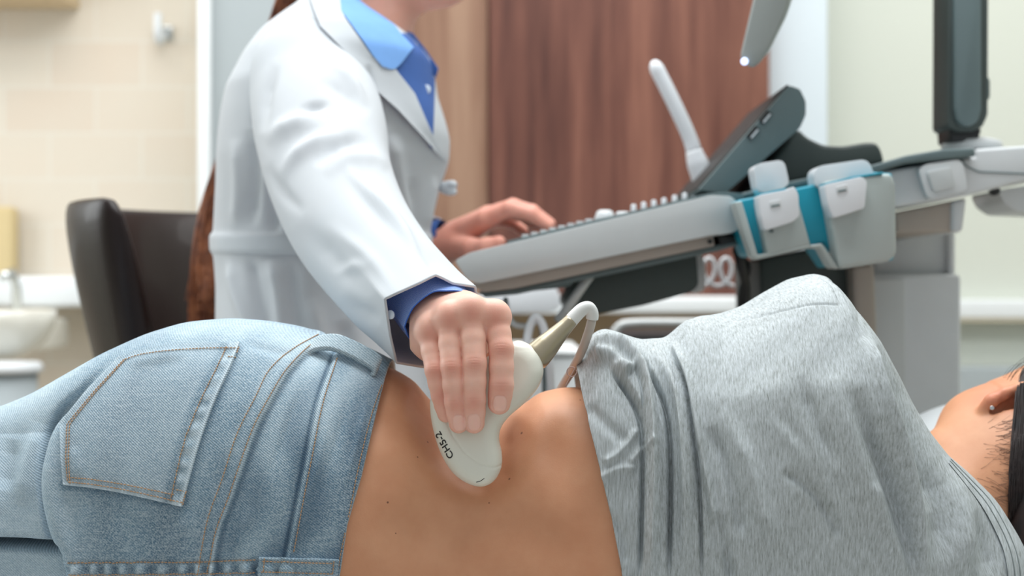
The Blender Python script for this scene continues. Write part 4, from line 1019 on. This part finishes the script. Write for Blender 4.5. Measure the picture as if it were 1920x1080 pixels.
# print on the head
tx = bpy.data.curves.new('lettering', 'FONT'); tx.body = 'CH5-2'; tx.size = .0080; tx.extrude = .0001; tx.align_x = 'CENTER'; tx.align_y = 'CENTER'; tx.space_character = 1.02; tx.offset = .00012
to = bpy.data.objects.new('t', tx); C.objects.link(to); bpy.context.view_layer.update()
tm = bpy.data.meshes.new_from_object(to); bpy.data.objects.remove(to)
bm = bmesh.new(); bm.from_mesh(tm); bmesh.ops.subdivide_edges(bm, edges=[e for e in bm.edges if e.calc_length() > .0008], cuts=2, use_grid_fill=False)
c0 = hit(842, 849, pbv)[0]; c1_ = hit(826, 820, pbv)[0]; cm = (c0+c1_)/2; nn_ = hit(834, 835, pbv)[1]
ud = c1_-c0; ud /= np.linalg.norm(ud); up_v = np.cross(nn_, ud); up_v /= np.linalg.norm(up_v)
for vv in bm.verts:
    w_ = cm+ud*vv.co.x*1.0+up_v*vv.co.y
    o_ = Vector((0, 0, CZ)); dr = (Vector(w_)-o_).normalized(); r2 = pbv.ray_cast(o_, dr)
    vv.co = (r2[0]+r2[1]*(.0001+(vv.co.z > 0)*.00015)) if r2[0] is not None else Vector(w_)
me = bpy.data.meshes.new('m'); bm.to_mesh(me); bm.free(); link('lettering', me, M['ink'], pr, 'small dark print on the probe head')
# orientation mark near the tip
mk = [hit(a, b, pbv)[0] for a, b in resample([(893, 904), (901, 902), (908, 897)], n=12)]
mk = [m_ for m_ in mk if m_ is not None]
if len(mk) > 3: link('orientation_mark', tube(mk, .0003, 6), M['ink'], pr)
# collar, sleeve and cable
ax0 = P(1000, 674, 1.10); ax1 = P(1071, 601, 1.108)
tt = np.linspace(0, 1, 30); path = ax0[None]*(1-tt)[:, None]+ax1[None]*tt[:, None]
rr = np.interp(tt, [0, .03, .12, .35, .6, .85, 1], [.0096, .0108, .0110, .0098, .0078, .0062, .0056])
link('cable_collar', tube(path, rr, 40), M['champagne'], pr, 'champagne metallic cable collar')
link('collar_ring', tube([ax0-(ax1-ax0)*.03, ax0-(ax1-ax0)*.012, ax0+(ax1-ax0)*.01], [.0098, .0108, .0104], 40), M['white_pl'], pr)
bp = catmull([P(1069, 603, 1.108), P(1080, 591, 1.109), P(1092, 580, 1.11), P(1103, 577, 1.111), P(1110, 586, 1.112), P(1110, 600, 1.113), P(1105, 625, 1.116)], 40)
link('bend_sleeve', tube(bp[:31], np.linspace(.0056, .0048, 31), 24), M['white_rubber'], pr, 'translucent white bend sleeve')
cb = catmull([bp[30], P(1104, 622, 1.116), P(1090, 660, 1.13), P(1072, 695, 1.17), P(1052, 728, 1.235), P(1015, 800, 1.34), P(1000, 1000, 1.6), P(1010, 1200, 1.75)], 90)
link('cable', tube(cb, .0036, 16), M['cable'], pr, 'warm grey cable')

# ------------------------------------------------------------------ the person in the white coat
dr_ = thing('person', (X(600, 1.66), 1.66, .02), 'seated person in white coat and blue shirt, holding a probe on the bared flank', 'person')
YD = 1.66
# --- the hand on the probe
hn = .0007
nf = Field(P(755, 840, 1.02)+np.array([0, 0, 0]), P(985, 500, 1.02)*np.array([1, 0, 1])+np.array([.0, 1.175, .004]), hn)
W1 = P(802, 596, 1.118); W2 = P(862, 590, 1.124)
F1 = P(750, 556, 1.170); F2 = P(802, 544, 1.185)
nf.cap(W1, F1, .0165, .018, .02); nf.cap(W2, F2, .0160, .018, .02)
fing = {  # joints: px, py, depth, radius
 'pinky':  [(806, 624, 1.082, .0092), (816, 694, 1.066, .0077), (827, 742, 1.068, .0072), (836, 776, 1.073, .0065)],
 'ring':   [(843, 601, 1.073, .0096), (847, 689, 1.059, .0082), (854, 755, 1.059, .0080), (860, 794, 1.063, .0074)],
 'middle': [(884, 589, 1.070, .0100), (890, 682, 1.057, .0088), (889, 750, 1.057, .0085), (889, 793, 1.0605, .0079)],
 'index':  [(929, 598, 1.074, .0097), (940, 655, 1.063, .0092), (940, 722, 1.060, .0091), (936, 756, 1.062, .0085)]}
wrists = {'pinky': (794, 600), 'ring': (820, 594), 'middle': (850, 590), 'index': (880, 592)}
for nme, js in fing.items():
    pts = [P(a, b, c) for a, b, c, _ in js]; rs_ = [j[3] for j in js]
    wpt = P(*wrists[nme], 1.112)
    nf.cap(wpt, pts[0]+np.array([0, .004, 0]), .0155, rs_[0]+.0012, .014)
nf.ell(P(845, 628, 1.100), (.034, .017, .026), .012)          # palm
for nme, js in fing.items():
    pts = [P(a, b, c) for a, b, c, _ in js]; rs_ = [j[3] for j in js]
    ff = Field(np.min(pts, 0)-.02, np.max(pts, 0)+.02, hn)
    for i in range(3):
        a, b = pts[i], pts[i+1]; m_ = (a+b)/2; rm = (rs_[i]+rs_[i+1])/2*1.0
        ff.cap(a, m_, rs_[i]*(1.0 if i else .98), rm, .002); ff.cap(m_, b, rm, rs_[i+1], .002)
    # merge the finger so that neighbours stay apart below the knuckle
    lo = np.maximum(ff.lo, nf.lo); hi = np.minimum(ff.hi, nf.hi)
    A_ = tuple(slice(l-o, h_-o+1) for l, h_, o in zip(lo, hi, nf.lo)); B2 = tuple(slice(l-o, h_-o+1) for l, h_, o in zip(lo, hi, ff.lo))
    zz = ((np.arange(lo[2], hi[2]+1))*hn)[None, None, :]
    kk = np.clip((zz-(pts[0][2]-.013))/.014, 0.03, 1)*.0095
    a = nf.a[A_]; d = ff.a[B2]; hh_ = np.clip(.5+.5*(a-d)/kk, 0, 1); nf.a[A_] = a*(1-hh_)+d*hh_-kk*hh_*(1-hh_)
    nf.ell(pts[0]+np.array([0, -.0020, .002]), (.0076, .0080, .0095) if nme != 'index' else (.0064, .0072, .0080), .008)      # knuckle
    # tendon
    nf.cap(pts[0]+np.array([0, -.0015, .006]), P(*wrists[nme], 1.102), .0046, .0040, .012)
# web between knuckles
# thumb behind the probe
for a, b, r0, r1 in ((P(880, 605, 1.125), P(920, 640, 1.136), .014, .0115), (P(920, 640, 1.136), P(946, 675, 1.136), .0110, .0100), (P(946, 675, 1.136), P(966, 710, 1.127), .0098, .0082)):
    nf.cap(a, b, r0, r1, .006)
hv, hq = nf.mesh()
bmt = mesh(hv, hq); fix_normals(bmt)
nv_ = np.empty(len(bmt.vertices)*3, np.float32); bmt.vertices.foreach_get('normal', nv_); nv_ = nv_.reshape(-1, 3); bpy.data.meshes.remove(bmt)
if (nv_*(hv-hv.mean(0))).sum() < 0: nv_ = -nv_
hx, hy = 960+hv[:, 0]/hv[:, 1]*F, 540-(hv[:, 2]-CZ)/hv[:, 1]*F
front = np.clip(-nv_[:, 1]*1.6, 0, 1)
nail = np.zeros(len(hv)); red = np.zeros(len(hv)); disp = np.zeros(len(hv))
for (nx0, ny0, a_n, b_n, rot) in ((937, 757, 13.5, 15, -3), (889, 792, 12.5, 15.5, 1), (861, 793, 12, 15, 8)):
    c_, s_ = math.cos(math.radians(rot)), math.sin(math.radians(rot))
    u = ((hx-nx0)*c_-(hy-ny0)*s_)/a_n; v = ((hx-nx0)*s_+(hy-ny0)*c_)/b_n
    e = (np.abs(u)**3+np.abs(v)**2.6); mk_ = 1/(1+np.exp(np.clip((e-1)/.06, -40, 40)))*(front > .3)
    nail = np.maximum(nail, mk_*.85); rim = np.exp(-((e-1.15)/.22)**2)*(front > .2)
    disp += -.00045*rim+.00035*mk_*(1-u*u*.6)
    red = np.maximum(red, .25*np.exp(-((hx-nx0)/24)**2-((hy-ny0+26)/16)**2))
for nme, js in fing.items():
    (mx, my, _, _), (qx_, qy2, _, rp), (dx_, dy_, _, rd) = js[0], js[1], js[2]
    red = np.maximum(red, .42*np.exp(-((hx-mx)/20)**2-((hy-my)/22)**2)*front)
    red = np.maximum(red, .44*np.exp(-((hx-qx_)/20)**2-((hy-qy2)/20)**2)*front)
    red = np.maximum(red, .42*np.exp(-((hx-dx_)/20)**2-((hy-dy_-4)/22)**2)*front)
    w_ = np.exp(-((hx-qx_)/17)**2)*front
    for o_, am, wd in ((-10, .00022, 2.0), (-5, .0003, 1.8), (0, .00036, 1.8), (5, .0003, 1.8), (10, .0002, 2.0)):
        disp -= am*np.exp(-((hy-qy2-o_-((hx-qx_)/20)**2*(-o_)*.5)/wd)**2)*w_
    w_ = np.exp(-((hx-dx_)/15)**2)*front
    for o_, am, wd in ((-2, .00028, 1.6), (3, .00022, 1.6)): disp -= am*np.exp(-((hy-dy_-o_)/wd)**2)*w_
    red = np.maximum(red, .5*np.exp(-((hy-dy_-2)/3)**2)*w_*.7)
red = np.maximum(red, .6*np.clip((hy-640)/130, 0, 1)*.45*(1-front*.6))
hv = hv+nv_*disp[:, None]
# --- the other hand, on the console
gf = Field(P(800, 500, 1.62)*np.array([1, 1, 1])+np.array([-.02, 0, -.02]), np.array([X(1050, 1.80), 1.84, Z(370, 1.80)]), .0011)
gf.cap(P(770, 480, 1.77), P(845, 458, 1.745), .024, .021, .01)
for (w0, js) in (((858, 445, 1.745), [(910, 412, 1.705, .0115), (955, 392, 1.69, .0095), (995, 402, 1.69, .0086), (1026, 424, 1.692, .0078)]),
                 ((858, 443, 1.752), [(914, 405, 1.725, .0115), (962, 387, 1.712, .0095), (998, 397, 1.712, .0086), (1030, 420, 1.714, .0078)]),
                 ((856, 446, 1.76), [(908, 412, 1.745, .0110), (950, 397, 1.735, .009), (985, 405, 1.733, .008), (1012, 422, 1.733, .0073)]),
                 ((854, 450, 1.768), [(900, 425, 1.764, .0100), (934, 412, 1.755, .008), (960, 418, 1.753, .0072), (980, 432, 1.753, .0066)])):
    pts = [P(a, b, c) for a, b, c, _ in js]; r3 = [j[3] for j in js]
    gf.cap(P(*w0), pts[0], .018, r3[0]+.001, .01)
    for i in range(3): gf.cap(pts[i], pts[i+1], r3[i], r3[i+1], .003)
for a, b, r0, r1 in ((P(856, 462, 1.735), P(884, 466, 1.70), .017, .0125), (P(884, 466, 1.70), P(912, 462, 1.685), .0118, .0098), (P(912, 462, 1.685), P(936, 454, 1.678), .0096, .0078)):
    gf.cap(a, b, r0, r1, .006)
gv, gq = gf.mesh()
# --- trunk, neck, head and arms under the clothes
bf = Field((X(380, 1.66)-.03, 1.10, .40), (X(960, 1.66)+.02, 1.98, 1.62), .005)
bf.cap((X(620, YD), YD, .62), (X(615, YD), YD, 1.12), .10, .10, .05); bf.cap((X(610, YD), 1.54, 1.14), (X(610, YD), 1.80, 1.14), .05, .05, .06)
bf.cap(P(694, 110, YD), P(716, -90, YD), .047, .047, .03)
bf.ell(P(770, -190, YD), (.098, .076, .105), .01); bf.ell(P(815, -120, YD), (.060, .055, .085), .03)
bf.cap(P(800, -68, YD), P(842, -36, YD), .030, .018, .02); bf.cap(P(930, -190, YD), P(944, -150, YD), .008, .013, .015)
bf.cap(P(720, -170, 1.585), P(724, -140, 1.585), .010, .009, .006)
bf.cap(P(596, 150, 1.53), P(622, 350, 1.39), .045, .034, .02); bf.cap(P(622, 350, 1.39), P(700, 490, 1.25), .034, .026, .02); bf.cap(P(700, 490, 1.25), (F1+F2)/2, .026, .019, .02)
bf.cap(P(610, 150, 1.80), P(660, 420, 1.84), .045, .036, .02); bf.cap(P(660, 420, 1.84), P(790, 470, 1.77), .034, .025, .02)
tv, tq = bf.mesh()
nb = [len(hv), len(hv)+len(gv)]
V = np.concatenate([hv, gv, tv]); Q = np.concatenate([hq, gq+nb[0], tq+nb[1]])
me = mesh(V, Q, attrs={'red': np.concatenate([red, np.full(len(gv), .45), np.full(len(tv), .25)]), 'nail': np.concatenate([nail, np.zeros(len(gv)+len(tv))])}); fix_normals(me)
link('body', me, M['hand_skin'], dr_)

# --- the coat
rows = [(-60, 590, 655, .060), (0, 578, 672, .080), (25, 560, 700, .10), (50, 527, 738, .125), (80, 494, 778, .155), (120, 466, 812, .175), (180, 436, 820, .188), (230, 426, 836, .190), (260, 422, 843, .19), (300, 419, 841, .19), (350, 417, 824, .18), (400, 413, 812, .168), (430, 411, 806, .162),
        (450, 409, 804, .16), (470, 410, 804, .16), (500, 412, 808, .165), (540, 413, 815, .172), (610, 414, 830, .186), (700, 410, 850, .20), (800, 400, 880, .215), (1000, 390, 960, .22), (1250, 400, 1020, .21)]
R_ = np.array(rows, float); nz_ = 420; nt = 260
pyv = np.linspace(-60, 1250, nz_); sm = lambda c_: np.convolve(np.pad(np.interp(pyv, R_[:, 0], R_[:, c_]), 6, mode='edge'), np.hanning(13)/np.hanning(13).sum(), 'valid')
xl, xr, ah = X(sm(1), YD), X(sm(2), YD), sm(3)
th = np.linspace(0, 2*PI, nt, endpoint=False); ct, st_ = np.cos(th), np.sin(th)
cc = np.sign(ct)*np.abs(ct)**.86; ss = np.sign(st_)*np.abs(st_)**.86
Pm = np.stack([((xl+xr)/2)[:, None]+((xr-xl)/2)[:, None]*cc, YD-ah[:, None]*ss+0*cc, np.broadcast_to(Z(pyv, YD)[:, None], (nz_, nt))], -1)
N = normals(Pm); px, py = proj(Pm)
nearc = (Pm[..., 1] < YD).astype(float)
dsp = np.zeros(px.shape)
for pl, wd, am in [([(430, 480), (440, 540), (470, 620), (480, 700)], 10, .006), ([(470, 480), (480, 540), (500, 640)], 12, -.006), ([(505, 482), (520, 560), (530, 680)], 12, .007), ([(545, 482), (550, 560), (570, 680)], 14, -.006), ([(580, 560), (600, 620), (620, 700)], 14, .006), ([(640, 600), (660, 700)], 16, -.006),
   ([(470, 240), (478, 330), (470, 430)], 12, -.007), ([(440, 260), (446, 350), (440, 430)], 10, .004), ([(500, 330), (510, 390), (520, 440)], 12, -.007), ([(488, 180), (482, 240)], 8, -.005), ([(540, 380), (530, 440)], 10, .005),
   ([(700, 170), (705, 260), (735, 380)], 12, -.006), ([(735, 250), (745, 330), (770, 420)], 16, .006), ([(770, 330), (780, 400), (790, 440)], 12, -.005), ([(815, 330), (806, 380), (800, 430)], 8, .004), ([(690, 120), (700, 170), (705, 200)], 6, -.004)]:
    dsp += ridge(px, py, pl, wd, am, .2)*nearc
dsp += .0035*(1/(1+np.exp(-(py-438)/2))-1/(1+np.exp(-(py-474)/2)))
dsp += .002*np.sin(px/17)*np.clip((py-480)/60, 0, 1)*nearc
Ps = Pm+N*dsp[..., None]; cv = Ps.reshape(-1, 3); cf = grid_faces(nz_, nt, True)
me = mesh(cv, cf); fix_normals(me); coat = link('coat', me, M['coat'], dr_)
cbv = BVHTree.FromPolygons([tuple(a) for a in cv], [tuple(a) for a in cf.tolist()])
def sleeve_mesh(st, end_ring=None, nseg=128, n=240, folds=(), k_blend=.16, ext=None):
    S_ = np.array([(*P(a, b, c), r) for a, b, c, r in st]); cp = catmull(S_, n); c_ = cp[:, :3]; r_ = cp[:, 3]
    T = np.gradient(c_, axis=0); T /= np.linalg.norm(T, axis=1)[:, None]
    N_ = np.array([0, -1, 0.]); V = np.zeros((n, nseg, 3))
    for i in range(n):
        N_ = N_-T[i]*(N_@T[i]); N_ /= np.linalg.norm(N_); B_2 = np.cross(T[i], N_)
        a = 2*PI*np.arange(nseg)/nseg; V[i] = c_[i]+r_[i]*(np.cos(a)[:, None]*N_+np.sin(a)[:, None]*B_2)
    if end_ring is not None:
        rg = np.array(end_ring+[end_ring[0]]); rg = resample(rg, n=nseg*3+1)[:-1]
        rg = (np.roll(rg, 1, 0)+rg+np.roll(rg, -1, 0))/3
        best = None
        for flip in (0, 1):
            q_ = rg[::-1] if flip else rg
            for s0 in range(0, nseg*3, 3):
                q2 = np.roll(q_, -s0, 0)[::3]; e = ((q2-V[-1])**2).sum()
                if best is None or e < best[0]: best = (e, q2)
        rg = best[1]
        for i in range(n):
            t = np.clip((i/(n-1)-(1-k_blend))/k_blend, 0, 1); t = t*t*(3-2*t)
            sh_ = (c_[i]-c_[-1]); V[i] = V[i]*(1-t)+(rg+sh_)*t
    N2 = normals(V); px, py = proj(V); nr = (V[..., 1] < c_[:, None, 1]).astype(float)
    d = np.zeros(px.shape)
    for pl, wd, am in folds: d += ridge(px, py, pl, wd, am*1.15, .38)*nr
    V = V+N2*d[..., None]
    inner = V[::-1][:int(n*.3)]-N2[::-1][:int(n*.3)]*.0018
    V2 = np.concatenate([V, inner]); m_ = mesh(V2.reshape(-1, 3), grid_faces(len(V2), nseg, True)); return m_
ring = [P(720, 560, 1.078), P(745, 548, 1.074), P(785, 530, 1.078), P(818, 513, 1.088), P(850, 530, 1.105), P(893, 536, 1.125), P(900, 580, 1.150), P(880, 650, 1.175), P(830, 690, 1.17), P(790, 690, 1.15), P(742, 682, 1.118), P(730, 630, 1.095)]
fl = [([(642, 308), (690, 360), (743, 415), (806, 504)], 9, .0065), ([(648, 330), (700, 390), (750, 455)], 16, -.003), ([(560, 210), (590, 200), (620, 197)], 8, -.005), ([(500, 270), (530, 245), (570, 230), (610, 228)], 16, .007), ([(592, 312), (625, 276), (665, 262), (700, 280)], 11, -.007),
      ([(520, 340), (560, 290), (610, 262), (650, 255)], 13, .006), ([(610, 330), (650, 300), (700, 300), (725, 320)], 14, .005), ([(500, 310), (530, 360), (570, 400)], 10, -.004), ([(600, 150), (640, 170), (690, 215)], 14, -.005), ([(610, 110), (660, 150), (688, 200)], 8, .004), ([(520, 120), (500, 180), (492, 250)], 10, -.005),
      ([(560, 420), (620, 480), (690, 560)], 22, -.004), ([(610, 420), (690, 480), (740, 540)], 12, .0025), ([(640, 560), (690, 590), (715, 600)], 14, -.003), ([(760, 440), (800, 480), (840, 510)], 14, -.003), ([(620, 520), (650, 500), (700, 500)], 10, .002)]
me = sleeve_mesh([(572, 72, 1.58, .02), (570, 92, 1.565, .040), (578, 130, 1.54, .062), (590, 190, 1.50, .067), (602, 250, 1.45, .067), (618, 330, 1.385, .061), (655, 420, 1.31, .0555), (715, 505, 1.225, .049), (775, 570, 1.155, .045), (806, 602, 1.122, .042)], ring, folds=fl)
fix_normals(me); link('sleeve', me, M['coat'], dr_, 'sleeve of the reaching arm')
me = sleeve_mesh([(620, 90, 1.74, .02), (620, 130, 1.78, .06), (640, 250, 1.83, .058), (668, 390, 1.85, .052), (720, 445, 1.82, .046), (808, 462, 1.765, .037)], None)
fix_normals(me); link('sleeve', me, M['coat'], dr_, 'sleeve of the far arm')
# cuffs of the blue shirt
cr = np.array([P(*a) for a in [(757, 613, 1.090), (763, 596, 1.086), (777, 572, 1.084), (810, 547, 1.089), (838, 544, 1.094), (862, 545, 1.102), (884, 556, 1.118), (905, 590, 1.145), (880, 640, 1.155), (820, 655, 1.150), (772, 640, 1.115)]])
cr = catmull(np.concatenate([cr, cr[:1]]), 97)[:-1]
back_d = P(735, 510, 1.225)-P(806, 602, 1.125); back_d /= np.linalg.norm(back_d); cen = cr.mean(0)
nrow = 320; V = []; sa = []
for i in range(nrow):
    t = i/(nrow-1); q = cen+(cr-cen)*(1+.02*min(t*3, 1))+back_d*(.055*t); V.append(q); sa.append(np.full(len(q), t*.055/.0014))
V = np.array(V); Nn = normals(V); inn = V[:60]-Nn[:60]*.0012
V2 = np.concatenate([inn[::-1], V]); sa = np.concatenate([np.array(sa)[:60][::-1], np.array(sa)])
me = mesh(V2.reshape(-1, 3), grid_faces(len(V2), 96, True), attrs={'stripe': sa.reshape(-1)}); fix_normals(me)
cuff = link('shirt_cuff', me, M['striped'], dr_, 'blue striped shirt cuff')
c = P(733, 590, 1.090); link('button', disc_mesh(c, (-.5, -.85, -.1), .0036, .0014, 24), M['button'], cuff)
pth = catmull([P(790, 466, 1.77), P(812, 460, 1.765), P(835, 456, 1.76)], 14)
link('shirt_cuff', tube(pth, [.030]*7+[.0295]*7, 32, cap=False), M['blue_dark'], dr_, 'blue cuff of the far arm')
# shirt front, collar and lapels lie on the trunk
def cpatch(name, t, b, l, r, nu, nv, thick, lift, m, label=None, fn=None, parent=None):
    me, _, _ = patch(cbv, coons(t, b, l, r, nu, nv), thick, lift, fn=fn, fb=1.62, tocam=True); return link(name, me, M[m], parent or dr_, label)
sf_ = cpatch('shirt_front', [(655, 20), (700, 60), (768, 62)], [(800, 250), (806, 275), (812, 280)], [(655, 20), (670, 90), (715, 140), (765, 210), (800, 250)], [(768, 62), (792, 92), (816, 130), (815, 180), (813, 240), (812, 280)], 30, 60, .002, .005, 'blue_dark')
link('button', disc_mesh(P(799, 168, 1.57), (.35, -.9, 0), .0052, .002, 24), M['button'], sf_)
cpatch('collar_leaf', [(635, -30), (660, -30), (700, -12)], [(718, 125), (742, 128), (776, 88)], [(635, -30), (640, 20), (680, 75), (700, 105), (718, 125)], [(700, -12), (725, 25), (750, 60), (776, 88)], 24, 50, .003, .012, 'blue_light', 'light blue collar leaf')
solid('collar_leaf', [(762, 58), (774, 62), (798, 92), (822, 128), (817, 146), (798, 120), (778, 98), (764, 76)], 1.63, .004, 'blue_dark', 'far collar leaf', parent=dr_, bev=.001)
cpatch('lapel', [(572, -30), (600, -30), (636, -30)], [(818, 285), (832, 300), (838, 305)], [(572, -30), (600, 48), (655, 104), (686, 152), (745, 204), (795, 258), (818, 285)], [(636, -30), (645, 30), (700, 108), (742, 130), (778, 175), (808, 245), (838, 305)], 34, 90, .004, .008, 'coat',
       fn=lambda g: .002*np.linspace(-1, 1, g.shape[0])[:, None]**2+0*np.linspace(0, 1, g.shape[1])[None, :])
cpatch('waist_band', [(404, 438), (470, 442), (560, 446), (640, 446)], [(404, 472), (470, 476), (560, 478), (640, 476)], [(404, 438), (404, 472)], [(640, 446), (640, 476)], 70, 10, .003, .001, 'coat')
kn = Field(P(815, 375, 1.66)-.02, P(870, 325, 1.66)+.03, .001)
kn.ell(P(838, 352, 1.66), (.010, .010, .008), .0); kn.ell(P(848, 346, 1.655), (.006, .008, .005), .004); kn.ell(P(846, 360, 1.655), (.007, .006, .004), .004)
v, q = kn.mesh(); me = mesh(v, q); fix_normals(me); link('coat_button_knot', me, M['coat'], dr_)
# trousers and shoes
tf = Field((-.50, 1.44, .04), (.15, 1.92, .66), .008)
for yy_ in (1.58, 1.80):
    tf.cap((X(560, YD), yy_, .57), (.05, yy_, .55), .085, .062, .02); tf.cap((.05, yy_, .55), (.0, yy_, .10), .06, .042, .02)
v, q = tf.mesh(); me = mesh(v, q); fix_normals(me); link('trousers', me, M['coat'], dr_)
for yy_ in (1.58, 1.80):
    tf = Field((-.10, yy_-.08, -.01), (.26, yy_+.08, .14), .005); tf.cap((-.01, yy_, .045), (.16, yy_, .035), .043, .036, .02); tf.ell((0, yy_, .07), (.05, .045, .05), .02)
    v, q = tf.mesh(); v[:, 2] = np.maximum(v[:, 2], .002); me = mesh(v, q); fix_normals(me); link('shoe', me, M['white_pl'], dr_)
# long auburn hair down the back
ctr = [(600, -130, 1.72), (565, -50, 1.73), (546, 10, 1.74), (525, 70, 1.76), (480, 180, 1.80), (436, 300, 1.81), (404, 400, 1.80), (392, 480, 1.78), (386, 550, 1.76), (383, 606, 1.75)]
base = catmull([P(*c_) for c_ in ctr], 30); wdt = np.interp(np.linspace(0, 1, 30), [0, .2, .5, .8, .95, 1], [.016, .017, .018, .020, .019, .010])
mm = tube(base, wdt*.85, 20); hm = link('hair', mm, M['hair_auburn'], dr_)
S = []
for i in range(420):
    a = rng.random()*2*PI; r = math.sqrt(rng.random())*1.15; e = 28-int(abs(rng.normal())*1.5); ph = rng.random()*6
    S.append([base[j]+wdt[j]*r*np.array([math.cos(a+.4*math.sin(j/7+ph)), math.sin(a), 0.15*math.sin(a)]) for j in range(0, max(e, 20), 4)]+[base[min(e+1, 29)]+wdt[e]*r*1.1*np.array([math.cos(a), math.sin(a), 0])])
parts = [tube_vf(catmull(s_, 22), np.linspace(.0009, .0006, 22), 4, cap=False) for s_ in S]; V, f = multi(parts)
link('hair_strands', mesh(V, f), M['hair_auburn'], hm)
bf = Field(P(640, -300, 1.66)-.1, P(800, -80, 1.66)+.12, .004); bf.ell(P(748, -215, YD), (.105, .084, .105), 0); bf.cap(P(660, -150, 1.70), P(600, -120, 1.72), .05, .02, .03); bf.ell(P(860, -150, YD), (.085, .075, .10), .01, 'c'); v, q = bf.mesh(); me = mesh(v, q); fix_normals(me); link('hair_cap', me, M['hair_auburn'], dr_)
